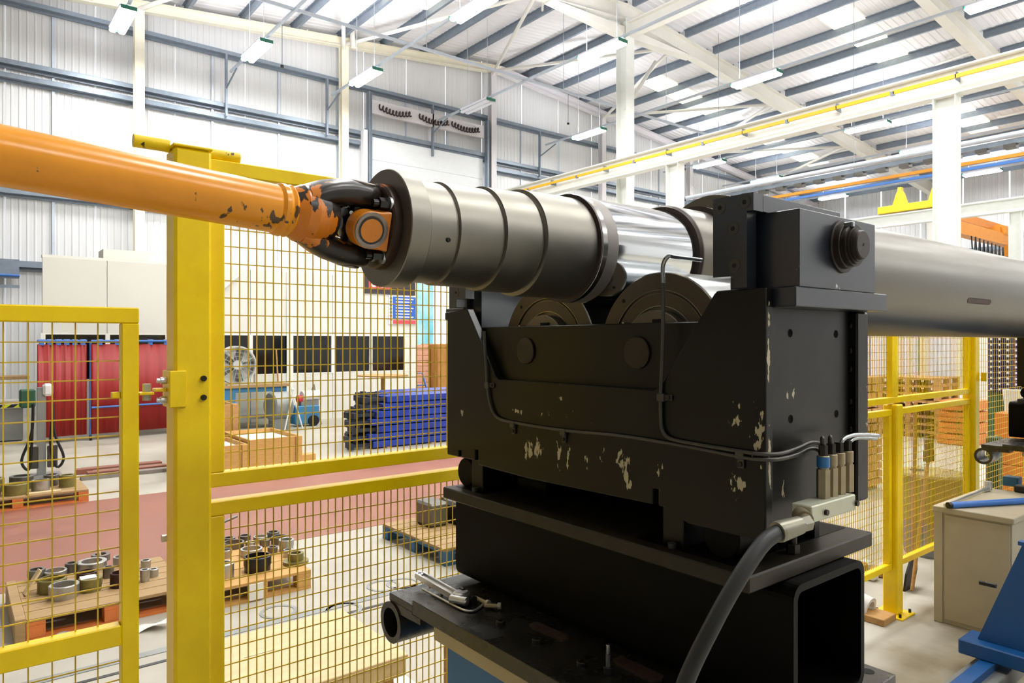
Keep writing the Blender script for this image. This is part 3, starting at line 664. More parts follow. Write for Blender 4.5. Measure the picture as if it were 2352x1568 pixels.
obj('gap_shade_plate', MB().box(1.50, 1.52, .8, 1.75, 1.4135, 1.50), 'black_paint', rs)  # added plate that keeps the gap under the stand dark
obj('floor_plate', MB().box(FXX + .026, 1.526, .756, 1.764, 1.52, 1.54), 'black_paint', rs)
def mirror(y): return 2.514 - y
def mbox(mb, flip, x0, x1, y0, y1, z0, z1, c=.0015):
    return mb.box(x0, x1, mirror(y1), mirror(y0), z0, z1, c) if flip else mb.box(x0, x1, y0, y1, z0, z1, c)
for flip in (False, True):
    obj('shelf_plate', mbox(MB(), flip, 1.2025, 1.572, .677, .775, 1.9145, 1.951), 'block_paint', rs)
    ck = obj('clamp_block', mbox(MB(), flip, 1.215, 1.517, .677, .775, 1.9515, 2.095, .0012), 'block_paint', rs)
    rk = obj('retainer_bar', mbox(MB(), flip, 1.2015, 1.501, .743, .832, 2.0955, 2.128, .001), 'block_paint', rs)
    obj('retainer_body', mbox(MB(), flip, 1.2275, 1.50, .776, .832, 1.80, 2.095, .001), 'block_paint', rs)
    kp = MB()
    L = [(.743, 2.0955), (.743, 2.129), (.832, 2.129), (.832, 1.975), (.786, 1.975), (.786, 1.952), (.757, 1.952), (.757, 2.0955)]
    if flip: L = [(mirror(y), z) for y, z in L]
    kp.prism(L, 'x', 1.17, 1.201); kpo = obj('keep_plate', kp, 'block_paint', rs)
    for y, z in ((.816, 2.110), (.762, 2.113), (.787, 2.066), (.784, 1.995)):
        if flip: y = mirror(y)
        s = obj('socket_screw', MB().ring((1.1699, y, z), (-1, 0, 0), .0118, .0128, .0008, 28), 'tube_dark', kpo)
        obj('screw_head', MB().cyl((1.1699, y, z), (1.1694, y, z), .0117, 24), 'tube_dark', s); obj('hex_socket', MB().cyl((1.1694, y, z), (1.1691, y, z), .0048, 6), 'dark_hole', s)
    yy = .677 if not flip else mirror(.677); sg_ = -1 if not flip else 1
    pn = obj('clamp_pin', MB().lathe((1.375, yy, 2.037), (0, sg_, 0), [(0, .052), (.004, .052), (.005, .049), (.005, .044), (.014, .044), (.0155, .042), (.0155, .039), (.020, .039), (.022, .041), (.026, .041), (.026, .036), (.030, .036), (.030, .032), (.034, .032), (.034, .029), (.040, .028), (.042, .026), (.042, 0)], 44), 'pin_brown', ck)
    obj('centre_hole', MB().cyl((1.375, yy + sg_ * .042, 2.037), (1.375, yy + sg_ * .0425, 2.037), .0028, 12), 'dark_hole', pn)
    obj('grub_screw', MB().box(1.355, 1.367, yy + sg_ * .012, yy + sg_ * .03, 2.070, 2.082, .002), 'tube_bright', pn)
for yr in (1.034, 1.417):
    rl = obj('roller', MB().lathe((0, yr, 1.826), X_, [(1.262, .104), (1.252, .104), (1.252, .134), (1.258, .1345), (1.258, .1395), (1.250, .140), (1.250, .179), (1.253, .182), (1.47, .182), (1.472, .16), (1.54, .16)], 72, cap0=False), 'roller_steel', rs)
    fc = obj('end_face', MB().lathe((0, yr, 1.826), X_, [(1.2505, .1405), (1.2495, .141), (1.2495, .1785), (1.2515, .1805)], 72, cap0=False, cap1=False).lathe((0, yr, 1.826), X_, [(1.262, .105), (1.2515, .105), (1.2515, .1335), (1.257, .134), (1.257, .1405), (1.2505, .1405)], 72, cap0=False, cap1=False), 'roller_face', rl)
    sh = obj('shaft', MB().lathe((0, yr, 1.826), X_, [(1.232, 0), (1.232, .093), (1.234, .0945), (1.262, .0945), (1.262, .104)], 60, cap0=False, cap1=False), 'steel_flange', rl)
    obj('dowel_hole', MB().cyl((1.249, yr + .105, 1.826 + .120), (1.2515, yr + .105, 1.826 + .120), .0052, 12), 'dark_hole', rl)
    obj('set_pin', MB().cyl((1.225, yr + .085, 1.826 + .066), (1.252, yr + .085, 1.826 + .066), .0035, 10), 'tube_bright', rl)
    obj('key', MB().box(1.228, 1.233, yr - .03, yr - .0, 1.826 + .066, 1.826 + .074), 'dark_hole', rl)
for y0, y1 in ((.93, .985), (1.645, 1.70)):
    ft = obj('foot', MB().box(FXX + .027, 1.5, y0, y1, 1.4135, 1.519, .002), 'black_paint', rs)
    obj('foot_screw', MB().cyl((FXX + .015, y0 + .02, 1.4135), (FXX + .015, y0 + .02, 1.424), .009, 12), 'tube_dark', ft)
for y in (1.735, .84):
    obj('cam_disc', MB().cyl((FXX + .03, y, 1.457), (FXX + .13, y, 1.457), .043, 32, ch=.003), 'beam_black', rs)
obj('lever_bar', MB().cyl((1.3, 1.44, 1.449), (1.3, 1.56, 1.449), .033, 16), 'beam_black', rs)

# grease pipes on the stand ---------------------------------------
FP = 1.1715
def fx(px, py): return on_x(px, py, FP)
def fy_(px, py, y=.712): return on_y(px, py, y)
h = fx(1523, 610); hz = on_x(1535, 588, FP)
pts = [Vector((1.275, hz.y - .004, hz.z - .001)), Vector((1.19, hz.y - .002, hz.z)), hz, h, fx(1523, 680), fx(1523, 740), fx(1521, 830), fx(1518, 900), fx(1518, 960), fx(1522, 988), fx(1540, 1007), fx(1600, 1020), fx(1700, 1036), fx(1745, 1042)]
pts2 = [fy_(1790, 1042), fy_(1830, 1030), fy_(1862, 1016), fy_(1886, 1020), fy_(1902, 1040), on_y(1906, 1066, .70)]
t1 = obj('grease_pipe', MB().tube(curve(pts + pts2, 5), .0042, 8), 'tube_dark', rs)
obj('outlet_end', MB().tube(curve([pts[0] + Vector((.003, 0, 0)), pts[1], pts[2], pts[3], fx(1523, 650)], 6), .0046, 8), 'tube_bright', t1)
pts = [fx(1112, 760), fx(1117, 850), fx(1121, 900), fx(1128, 935), fx(1142, 958), fx(1180, 970), fx(1294, 988), fx(1420, 1000), fx(1560, 1022), fx(1700, 1049), fx(1745, 1055)]
pts2 = [fy_(1790, 1054, .708), fy_(1830, 1044, .708), fy_(1860, 1030, .708), fy_(1880, 1034, .706), fy_(1889, 1052, .702), on_y(1891, 1074, .70)]
t2 = obj('grease_pipe', MB().tube(curve(pts + pts2, 5), .0040, 8), 'tube_dark', rs)
for (px, py, tt) in ((1120, 884, t2), (1178, 974, t2), (1294, 992, t2), (1700, 1044, t1), (1519, 912, t1)):
    p = fx(px, py); side = px in (1120, 1519)
    mb = MB().box(FP - .006, FXX, p.y - .009, p.y + .009, p.z - .009, p.z + .008, .002)
    mb.box(FP, FXX, p.y - (.026 if side else .007), p.y + .007, p.z - (.006 if side else .026), p.z + .006, .001)
    obj('pipe_clip', mb, 'tube_dark', tt)
    q = (p.y - .018, p.z) if side else (p.y, p.z - .018)
    obj('clip_screw', MB().cyl((FP - .003, *q), (FP + .002, *q), .005, 10), 'hex_dark', tt)

# grease distributor ----------------------------------------------
gd = obj('grease_distributor', MB().box(1.218, 1.385, .655, .695, 1.520, 1.551, .002), 'alloy', rs)
gd['label'] = 'pale grease distributor block with four upright metering injectors'
for px, py in ((1896, 1176), (1966, 1155)):
    p = on_y(px, py, .655); obj('cap_screw', MB().cyl((p.x, .655, p.z), (p.x, .650, p.z), .0055, 14), 'hex_dark', gd)
for k, px in enumerate((1891, 1909, 1927, 1946)):
    p = on_y(px, 1140, .678); x, y = p.x, .678
    i_ = obj('injector', MB().cyl((x, y, 1.5512), (x, y, 1.606), .0125, 6, smooth=False).cyl((x, y, 1.606), (x, y, 1.609), .010, 14).cyl((x, y, 1.609), (x, y, 1.632), .0115, 16, ch=.001), 'brass_grey', gd)
    obj('pipe_nut', MB().cyl((x, y, 1.6322), (x, y, 1.652), .0085, 6, smooth=False), 'hex_dark', gd)
    if k == 0: obj('blue_mark', MB().lathe((x, y, 1.610), (0, 0, 1), [(0, .0118), (.02, .0118)], 16, cap0=False, cap1=False), 'base_blue', gd)
for k, (a, e, lab) in enumerate((((1927, 1050), [(1928, 1030), (1936, 1010), (1956, 1000), (1985, 998), (2017, 1000)], 'upper of two grease pipes bending off past the right edge of the stand'), ((1946, 1044), [(1946, 1030), (1952, 1014), (1966, 1006), (1990, 1005), (2012, 1007)], 'lower of two grease pipes bending off past the right edge of the stand'))):
    px = (1927, 1946)[k]; y0 = .678
    b = on_y(px, 1140, y0); top = Vector((b.x, y0, 1.652))
    obj('grease_pipe', MB().tube(curve([top] + [on_y(u, v, y0 - .002 * i) for i, (u, v) in enumerate(e)], 5), .0042, 8), 'tube_bright', rs)
for (pp, tt) in ((1909, t1), (1891, t2)):     # joins of the two long pipes with their injectors
    b = on_y(pp, 1140, .678)
    obj('pipe_end', MB().tube(curve([Vector((b.x, .678, 1.652)), Vector((b.x, .680, 1.664)), on_y(1906 if pp == 1909 else 1891, 1064 if pp == 1909 else 1072, .70)], 4), .0041, 8), 'tube_dark', tt)

# hose -------------------------------------------------------------
hs = thing('grease_hose', (1.1, .66, 1.4), 'thick black hose with crimped ferrule screwed to the distributor', 'hose')
n0 = Vector((1.217, .676, 1.532)); n1 = on_t(1856, 1200, 1.225); n2 = on_t(1838, 1205, 1.215); n3 = on_t(1785, 1222, 1.19)
obj('swivel_nut', MB().cyl(n0, n1 * .6 + n0 * .4, .015, 20).cyl(n1 * .6 + n0 * .4, n1, .011, 12), 'brass_grey', hs)
obj('hex_nut', MB().cyl(n1, n2, .014, 6, smooth=False), 'ferrule', hs)
obj('ferrule', MB().lathe(n2, n3 - n2, [(0, .010), (.002, .0155), ((n3 - n2).length * .9, .0185), ((n3 - n2).length, .0175), ((n3 - n2).length, .012)], 24), 'ferrule', hs)
hp = [n3 * .9 + n2 * .1, on_t(1755, 1245, 1.17), on_t(1715, 1300, 1.145), on_t(1672, 1370, 1.125), on_t(1632, 1445, 1.11), on_t(1590, 1530, 1.10), on_t(1565, 1600, 1.09), on_t(1545, 1720, 1.09), on_t(1538, 1900, 1.10)]
obj('hose_body', MB().tube(curve(hp, 6), .0135, 14), 'rubber', hs)

# support beam and bed --------------------------------------------
sb_ = thing('support_beam', (1.4, 1.26, 1.103), 'black hollow box beam with a flat top plate under the roller stand', 'beam')
tp = obj('top_plate', MB().box(1.157, 1.655, .744, 1.783, 1.3795, 1.4125, .003), 'plate_edge', sb_)
obj('plate_pad', MB().box(1.19, 1.64, .80, 1.05, 1.4127, 1.4133).box(1.19, 1.64, 1.62, 1.76, 1.4127, 1.4133), 'beam_black', tp)
obj('hex_bolt', MB().cyl((1.22, 1.752, 1.4134), (1.22, 1.752, 1.431), .008, 12), 'tube_dark', tp)
obj('hex_bolt', MB().cyl((1.36, .772, 1.4134), (1.36, .772, 1.433), .014, 6, smooth=False).cyl((1.36, .772, 1.433), (1.36, .772, 1.452), .008, 10), 'hex_dark', tp)
obj('hex_bolt', MB().cyl((1.225, .775, 1.4134), (1.225, .775, 1.43), .008, 12), 'hex_dark', tp)
def rr(x0, x1, z0, z1, r, n=5):
    o = []
    for cx, cz, a0 in ((x1 - r, z1 - r, 0), (x0 + r, z1 - r, 90), (x0 + r, z0 + r, 180), (x1 - r, z0 + r, 270)):
        for k in range(n + 1): a = R(a0 + 90 * k / n); o.append((cx + r * math.cos(a), cz + r * math.sin(a)))
    return o
A = rr(1.262, 1.551, 1.1035, 1.3790, .030); B = rr(1.277, 1.536, 1.1185, 1.364, .018); n = len(A); ya, yb = .715, 1.868
vs = [(x, ya, z) for x, z in A] + [(x, yb, z) for x, z in A] + [(x, ya, z) for x, z in B] + [(x, yb, z) for x, z in B]; fs = []
for i in range(n):
    j = (i + 1) % n
    fs += [(i, i + n, j + n, j), (2 * n + i, 2 * n + j, 3 * n + j, 3 * n + i), (i, j, 2 * n + j, 2 * n + i), (n + i, 3 * n + i, 3 * n + j, n + j)]
bx = obj('box_section', MB().add(vs, fs), 'beam_black', sb_)
bd = thing('bed_plate', (1.35, 1.25, 1.062), 'black machined bed plate with a pierced lug, tools lying on it', 'bed plate')
obj('plate', MB().box(1.04, 1.657, .694, 1.765, 1.0625, 1.1030, .0015), 'bed_black', bd)
lg = MB().prism([(1.7655, 1.063), (1.7655, 1.085), (1.885, 1.092), (1.93, 1.06), (1.945, 1.02), (1.93, .965), (1.88, .944), (1.83, .966), (1.805, .99), (1.79, 1.03), (1.74, 1.045), (1.74, 1.062), (1.7655, 1.0625)], 'x', 1.04, 1.05)
lug = obj('lug', MB().box(1.04, 1.62, 1.7655, 1.9, 1.068, 1.088, .0015).prism([(1.7655, 1.0620), (1.7655, 1.068), (1.90, 1.068), (1.86, 1.04), (1.72, 1.045), (1.72, 1.0620)], 'x', 1.04, 1.12), 'bed_black', bd)
obj('lug_ring', MB().ring((1.035, 1.884, 1.003), X_, .043, .061, .17, 44, .002), 'bed_black', lug)
for (px, py) in ((1150, 1434), (1234, 1476), (1337, 1529)):
    p = on_z(px, py, 1.103); c = obj('cap_screw', MB().lathe((p.x, p.y, 1.1025), (0, 0, 1), [(0, .0125), (.011, .0125), (.012, .0115), (.012, .0065), (.006, .006), (.006, 0)], 20), 'bed_black', bd)
p = on_z(1993, 1541, 1.103); obj('bolt_hole', MB().lathe((p.x, p.y, 1.1032), (0, 0, 1), [(0, .014), (.0004, .014), (.0004, 0)], 20), 'dark_hole', bd)
p = on_z(1001, 1376, 1.103); obj('bolt_hole', MB().lathe((p.x, p.y, 1.1032), (0, 0, 1), [(0, .005), (.0004, .005), (.0004, 0)], 12), 'dark_hole', bd)
bb = thing('machine_base', (1.34, 1.2, 0), 'blue steel machine base with a cream top rail below the bed plate', 'machine base')
obj('cabinet_body', MB().box(1.06, 1.62, .72, 1.612, 0, 1.022, .003), 'base_blue', bb)
obj('top_rail', MB().box(1.047, 1.64, .70, 1.66, 1.0225, 1.0620, .002), 'strip_cream', bb)
obj('plinth', MB().box(1.03, 1.65, .69, 1.64, 0, .06, .003), 'black_steel', bb)
# the same stand again farther along the roll
dup(rs, (5.2, 0, 0), label='second black roller stand under the far end of the roll, at the picture edge')
dup(sb_, (5.2, 0, 0), label='second black box beam below the far roller stand')
dup(bd, (4.93, 0, 0), label='second black bed plate whose pierced lug shows before the yellow gate post')
dup(bb, (4.98, 0, 0), label='second blue machine base below the far roller stand')

# tools on the bed plate -------------------------------------------
Z0 = 1.1032
def bz(px, py, h=0.): return on_z(px, py, Z0 + h)
wr = thing('adjustable_wrench', bz(1010, 1350), 'bright steel adjustable wrench lying on the black bed plate', 'wrench')
a_ = bz(964, 1320, .022); b_ = bz(1048, 1368, .020); d_ = (b_ - a_).normalized(); s_ = d_.cross(Vector((0, 0, 1))).normalized()
mb = MB()
for o, w, hh in ((0, .004, .004), (.012, .0032, .008), (-.012, .0032, .008)):
    obox(mb, (a_ + b_) / 2 + s_ * o, d_, s_, (0, 0, 1), (b_ - a_).length / 2, w if o else .012, hh if o else .002)
mb.lathe(a_ - Vector((0, 0, .006)), (0, 0, 1), [(0, .006), (0, .0155), (.012, .0155), (.012, .006), (0, .006)], 24, cap0=False, cap1=False)
obj('handle', mb, 'tool_steel', wr)
c_ = bz(1060, 1368, .018)
hd = obj('head', MB().lathe(c_ - Vector((0, 0, .016)), (0, 0, 1), [(0, .018), (.004, .024), (.026, .024), (.030, .018)], 20), 'tool_steel', wr)
j0 = bz(1034, 1374, .016); j1 = bz(1074, 1382, .016)
obj('jaw', MB().cyl(j0, j1, .0125, 12, ch=.003), 'tool_steel', wr)
k0 = bz(1062, 1354, .03); obj('worm_screw', MB().cyl(k0 - d_ * .008, k0 + d_ * .008, .007, 12), 'tool_dark', wr)
for q in (.3, .62):
    p = a_ * (1 - q) + b_ * q; obj('prop_rib', MB().cyl((p.x, p.y, Z0), p - Vector((0, 0, .004)), .004, 8), 'tool_steel', wr)
ak = thing('hex_key', bz(1010, 1375), 'thin bright hex key lying in front of the wrench', 'hex key')
obj('key_bar', MB().tube(curve([bz(970, 1352, .004), bz(1010, 1373, .004), bz(1050, 1394, .004), bz(1070, 1402, .004), bz(1090, 1402, .004), bz(1104, 1393, .004), bz(1111, 1386, .004)], 4), .0036, 6), 'tool_steel', ak)
for i, (p0, p1, lab) in enumerate(((((1092, 1372)), (1118, 1384), 'socket head screw lying upper of the two beyond the wrench jaw'), ((1112, 1390), (1143, 1391), 'socket head screw lying nearest beyond the wrench jaw'))):
    a, b = bz(*p0, .010), bz(*p1, .010); t = thing('socket_screw', a, lab, 'screw', 'loose socket screws by the wrench'); d = (b - a).normalized()
    obj('shank', MB().cyl(a, b, .0055, 12), 'strip_cream', t); obj('screw_head', MB().cyl(b, b + d * .010, .0095, 16, ch=.001), 'alloy', t)
    if i == 0: pass
vs_ = thing('square_block', bz(1085, 1380), 'small dark nut block lying between wrench and loose screws', 'nut')
p = bz(1082, 1374, .010); obj('nut_body', MB().cyl(p - d_ * .016, p + d_ * .016, .0125, 6, smooth=False), 'tool_dark', vs_)
sbt = thing('standing_screw', bz(1397, 1545), 'bright socket screw standing on its head on the bed plate', 'screw')
p = bz(1397, 1545); obj('screw_head', MB().cyl((p.x, p.y, Z0), (p.x, p.y, Z0 + .015), .0112, 22, ch=.001), 'tool_dark', sbt)
obj('shank', MB().cyl((p.x, p.y, Z0 + .015), (p.x, p.y, Z0 + .043), .0060, 14).cyl((p.x, p.y, Z0 + .043), (p.x, p.y, Z0 + .064), .0052, 14, ch=.001), 'tube_bright', sbt)
for i, (q, lab) in enumerate((([(1216, 1437), (1232, 1432), (1303, 1462), (1306, 1470), (1292, 1474), (1225, 1446)], 'rusty swarf sliver lying on the bed plate by two screws'), ([(1408, 1518), (1425, 1510), (1525, 1556), (1520, 1566), (1490, 1566), (1420, 1530)], 'rusty swarf sliver lying beside the standing screw'))):
    p = [bz(*u) for u in q]; tag(obj('swarf', MB().prism([(v.x, v.y) for v in p], 'z', Z0, Z0 + .006), 'swarf', at=p[0]), lab, 'swarf')

# ================================================================== FENCE
YF = 2.07
fence_lab = {}
def wires(x0, x1, z0, z1, y, px, pz, parent, m='yellow_wire', r=.0016):
    mb = MB(); nx = max(2, round((x1 - x0) / px)); nz = max(1, round((z1 - z0) / pz))
    for k in range(1, nx): x = x0 + (x1 - x0) * k / nx; mb.box(x - r, x + r, y - r, y + r, z0, z1)
    for k in range(1, nz): z = z0 + (z1 - z0) * k / nz; mb.box(x0, x1, y + r, y + 3 * r, z - r, z + r)
    return tag(obj('wire_mesh', mb, m, parent), kind='stuff')
def panel(name, x0, x1, z0, z1, y, lab, mids=(), px=.025, pz=.05, w=.042, d=.04, openbot=False, cat='fence panel'):
    t = thing(name, ((x0 + x1) / 2, y + d / 2, z0), lab, cat)
    fr = [('top_rail', x0, x1, z1 - w, z1)] + ([] if openbot else [('bottom_rail', x0, x1, z0, z0 + w)]) + [('mid_rail', x0 + w, x1 - w, z - .027, z + .027) for z in mids]
    for n, a, b, u, v in fr: obj(n, MB().box(a, b, y, y + d, u, v, .003), 'yellow', t)
    for a in (x0, x1 - w): obj('stile', MB().box(a, a + w, y + .0005, y + d - .0005, z0 + (0 if openbot else w), z1 - w, .003), 'yellow', t)
    zs = [z0 if openbot else z0 + w] + [q for z in mids for q in (z - .027, z + .027)] + [z1 - w]
    for i in range(0, len(zs), 2): wires(x0 + w, x1 - w, zs[i], zs[i + 1], y + d * .7, px, pz, t)
    return t
def post(x, h, lab, name='fence_post', bolts=()):
    t = thing(name, (x, YF + .05, 0), lab, 'fence post', 'yellow fence posts')
    obj('post_tube', MB().box(x - .049, x + .049, YF, YF + .095, .012, h, .008), 'yellow', t)
    obj('foot_plate', MB().box(x - .1, x + .1, YF - .055, YF + .145, 0, .012, .002), 'yellow', t)
    for sx in (-.075, .075):
        for sy in (-.03, .12): obj('anchor_bolt', MB().cyl((x + sx, YF + sy, .012), (x + sx, YF + sy, .035), .009, 6, smooth=False), 'hex_dark', t)
    return t
PA = post(.524, 2.385, 'tall yellow fence post before the drive shaft with a gate latch bracket')
obj('post_cap', MB().box(.472, .576, YF - .003, YF + .098, 2.385, 2.392, .002), 'yellow', PA)
for u0, u1, dz in ((.385, .474, 0), (.575, .665, -.004)): obj('hinge_tube', MB().lathe((u0, YF + .055, 2.394 + dz), X_, [(0, .012), (0, .0175), (u1 - u0, .0175), (u1 - u0, .012)], 20), 'yellow', PA)
lb = obj('latch_bracket', MB().box(.462, .505, YF - .007, YF - .0005, 1.67, 1.77, .002).box(.462, .4745, YF - .0004, YF + .075, 1.67, 1.77, .0015), 'yellow', PA)
for z in (1.69, 1.743):
    obj('latch_bolt', MB().cyl((.4615, YF + .03, z), (.447, YF + .03, z), .0095, 10).cyl((.447, YF + .03, z), (.438, YF + .03, z), .006, 8), 'tool_steel', lb)
    obj('latch_bolt', MB().cyl((.55, YF - .0005, z + .004), (.55, YF - .008, z + .004), .008, 12), 'hex_dark', PA)
obj('latch_tongue', MB().box(.432, .4615, YF + .02, YF + .06, 1.713, 1.722, .002), 'yellow', lb)
p = on_x(383, 1235, .475); obj('side_knob', MB().cyl((.4749, p.y, p.z), (.462, p.y, p.z), .010, 12), 'tool_steel', PA)
post(2.02, 2.385, 'tall yellow fence post hidden behind the roller stand')
post(3.51, 2.385, 'tall yellow fence post in the fence run behind the roll')
post(5.009, 1.425, 'short yellow fence post on a foot plate, beside the steel cabinet')
PD = post(6.43, 2.385, 'tall yellow fence post behind the steel cabinet at the end of the run')
obj('door_hinge', MB().cyl((6.50, YF - .02, 1.53), (6.50, YF - .02, 1.60), .02, 12), 'yellow', PD)
lowers = ['before the wooden pallets of rings', 'behind the roller stand', 'behind the roll', 'beside the short post before the tan bin']
e = [.575, 1.969, 3.459, 4.958, 6.379]
starts = [.575, 2.071, 3.561, 5.060]
for i in range(4):
    a, b = starts[i], e[i + 1]
    panel('mesh_fence', a, b, .312, 1.392, YF + .03, 'lower yellow mesh fence panel ' + lowers[i], pz=.05 if i < 2 else .05)
    ua, ub = (a, b) if i < 2 else ((a, 5.003) if i == 2 else (5.007, b))
    panel('mesh_fence', ua, ub, 1.432, 2.372, YF + .03, 'upper yellow mesh fence panel ' + ['beneath the orange shaft', 'behind the roller stand', 'whose stile stands over the short post', 'before the white booth'][i])
gt = panel('mesh_gate', -1.05, .393, .15, 1.940, YF + .02, 'yellow mesh gate leaf with a wide mid rail before the pallets', mids=(1.075,), px=.0505, pz=.05, w=.042, cat='gate')
obj('latch_plate', MB().box(.3935, .43, YF + .02, YF + .06, 1.706, 1.713, .001).box(.33, .3505, YF + .03, YF + .05, 1.70, 1.716, .002), 'yellow', gt)
obj('latch_pin', MB().cyl((.415, YF + .04, 1.69), (.415, YF + .04, 1.735), .011, 6, smooth=False), 'alloy', gt)
# gate leaf past the far post
panel('mesh_gate', 6.50, 7.9, .15, 2.372, YF + .03, 'far yellow mesh gate leaf before the stacked navy crates', px=.05, pz=.05, cat='gate')
ORD = ['lowest', 'second', 'third', 'fourth', 'fifth', 'sixth', 'seventh', 'eighth', 'ninth', 'tenth', 'eleventh', 'twelfth', 'thirteenth', 'topmost']
FRO = ['front', 'second', 'third', 'fourth', 'fifth', 'sixth', 'seventh', 'rearmost']
# ================================================================== PALLETS WITH RINGS
def pallet(x0, x1, y0, y1, lab, m, m2=None, z=0., name='pallet', along='x', nb=6, group=None):
    t = thing(name, ((x0 + x1) / 2, (y0 + y1) / 2, z), lab, 'pallet', group)
    m2 = m2 or m
    if along == 'x':            # deck boards run along x, bearers along y
        w = (y1 - y0) / nb
        for k in range(nb): obj('deck_board', MB().box(x0, x1, y0 + k * w + .012 * (k > 0), y0 + (k + 1) * w, z + .118, z + .14, .002), m, t)
        for x in (x0, (x0 + x1) / 2 - .05, x1 - .1): 
            obj('bearer', MB().box(x, x + .1, y0, y1, z + .097, z + .1175), m2, t)
            for y in (y0, (y0 + y1) / 2 - .05, y1 - .1): obj('block', MB().box(x, x + .1, y + .001, y + .1, z + .02, z + .0965, .002), m2, t)
        for y in (y0, (y0 + y1) / 2 - .05, y1 - .1): obj('bottom_board', MB().box(x0, x1, y, y + .1, z, z + .0195), m2, t)
    else:
        w = (x1 - x0) / nb
        for k in range(nb): obj('deck_board', MB().box(x0 + k * w + .012 * (k > 0), x0 + (k + 1) * w, y0, y1, z + .118, z + .14, .002), m, t)
        for y in (y0, (y0 + y1) / 2 - .05, y1 - .1):
            obj('bearer', MB().box(x0, x1, y, y + .1, z + .097, z + .1175), m2, t)
            for x in (x0, (x0 + x1) / 2 - .05, x1 - .1): obj('block', MB().box(x + .001, x + .1, y, y + .1, z + .02, z + .0965, .002), m2, t)
        for x in (x0, (x0 + x1) / 2 - .05, x1 - .1): obj('bottom_board', MB().box(x, x + .1, y0, y1, z, z + .0195), m2, t)
    return t
pallet(.36, 1.30, 5.23, 6.12, 'worn wooden pallet with orange edge and rings on it, behind the mesh gate', 'pallet_wood', 'pallet_orange')
obj_side = tag(obj('pallet_side_board', MB().box(.30, .358, 5.23, 6.12, 0, .15, .004), 'pallet_wood', at=(.33, 5.6, 0)), 'thick wooden board standing along the end of the ring pallet', 'board')
pallet(1.36, 2.11, 5.06, 6.10, 'light wooden pallet of steel rings right of the tall fence post', 'pallet_new', along='x')
pp = on_y(588, 1345, 5.055)
tag(obj('pallet_tag', MB().box(pp.x - .05, pp.x + .05, 5.045, 5.055, .012, .125), 'paper', at=(pp.x, 5.05, 0)), 'white paper tag standing before the light wooden pallet of rings', 'paper')
def ring_at(cx, cy, hw, by, org, sc, m, lab, thick=.72, step=False, zt=.14, group=None, flange=False):
    px, pyt, pyb = org[0] + cx / sc, org[1] + cy / sc, org[1] + by / sc
    b = on_z(px, pyb, zt); t = b.x * CY + b.y * SY; h = max(.02, EYE - (pyt - 784) / FX * t - zt); r = hw / sc * t / FX
    o = thing('bearing_ring', (b.x, b.y, zt), lab, 'ring', group)
    z = Vector((b.x, b.y, zt)); ri = r * thick
    if step:
        obj('ring_body', MB().lathe(z, (0, 0, 1), [(0, ri), (0, r * .94), (h * .40, r * .94), (h * .42, r), (h * .96, r), (h, r * .97), (h, ri), (0, ri)], 28, True, False, False), m, o)
    elif flange:
        obj('ring_body', MB().lathe(z, (0, 0, 1), [(0, ri), (0, r), (h * .3, r), (h * .32, r * .62), (h, r * .62), (h, ri * .8), (0, ri * .8)], 28, True, False, False), m, o)
    else:
        obj('ring_body', MB().ring(z, (0, 0, 1), ri, r, h, 28, h * .05), m, o)
    return o, (b.x, b.y, h, r)
LP = (0, 1230); ls = 5.88; GL = 'rings on the worn pallet'
for a in [(865, 650, 180, 830, 'ring_steel', 'bright grooved steel ring at the front of the worn pallet', .80, True),
          (705, 570, 170, 745, 'ring_olive', 'wide olive ring behind the bright grooved one', .86, False),
          (490, 450, 105, 600, 'ring_dark', 'dark stepped ring at the far left end of the worn pallet', .68, True),
          (745, 462, 140, 560, 'ring_steel', 'wide low steel ring behind the olive one', .8, False),
          (968, 362, 80, 490, 'ring_dark', 'narrow tall dark ring left of the widest one', .65, False),
          (1240, 338, 180, 450, 'ring_steel', 'widest steel ring near the middle of the worn pallet', .68, False),
          (1175, 480, 128, 585, 'ring_maroon', 'thin walled maroon ring in front of the widest ring', .85, False),
          (1222, 560, 140, 735, 'ring_olive', 'olive stepped ring with paper on top', .6, True),
          (1465, 415, 68, 560, 'ring_dark', 'small ring with white rim behind the maroon one', .6, False),
          (1610, 490, 112, 680, 'ring_maroon', 'tall dark maroon ring next to the gate stile', .8, False),
          (1640, 275, 100, 390, 'ring_steel', 'steel ring at the back beside the gate stile', .75, False),
          (1360, 245, 112, 330, 'ring_dark', 'flanged dark ring at the back holding a wooden stick', .6, False),
          (1970, 325, 62, 430, 'ring_steel', 'slim steel ring standing behind others past the gate stile', .7, False),
          (1955, 452, 62, 610, 'ring_steel', 'stepped steel ring just past the gate stile', .6, True),
          (2072, 445, 62, 550, 'ring_steel', 'steel ring near the orange pallet edge by the tall post', .6, False)]:
    o, q = ring_at(a[0], a[1], a[2], a[3], LP, ls, a[4], a[5], a[6], a[7], group=GL)
    if 'paper' in a[5]: tag(obj('paper_slip', MB().box(q[0] - .06, q[0] + .035, q[1] - .03, q[1] + .05, .14 + q[2], .143 + q[2]), 'paper', at=(q[0], q[1], .14 + q[2])), 'cream paper slip lying on the olive stepped ring', 'paper')
    if 'stick' in a[5]: tag(obj('wooden_stick', MB().cyl((q[0], q[1], .14), (q[0] - .02, q[1], .14 + q[2] + .09), .011, 8, r1=.004), 'ply', at=(q[0], q[1], .14)), 'short pale stick poking out of the flanged dark ring', 'stick')
b = on_z(410, 1356, .141)
mb = MB(); obox(mb, on_z(74, 1336, .215), (.45, .1, .72), (0, 1, 0), (1, 0, 0), .085, .05, .006)
tag(obj('card_strip', mb, 'ply', at=on_z(74, 1345, .14)), 'pale card strip leaning on the olive ring', 'card')
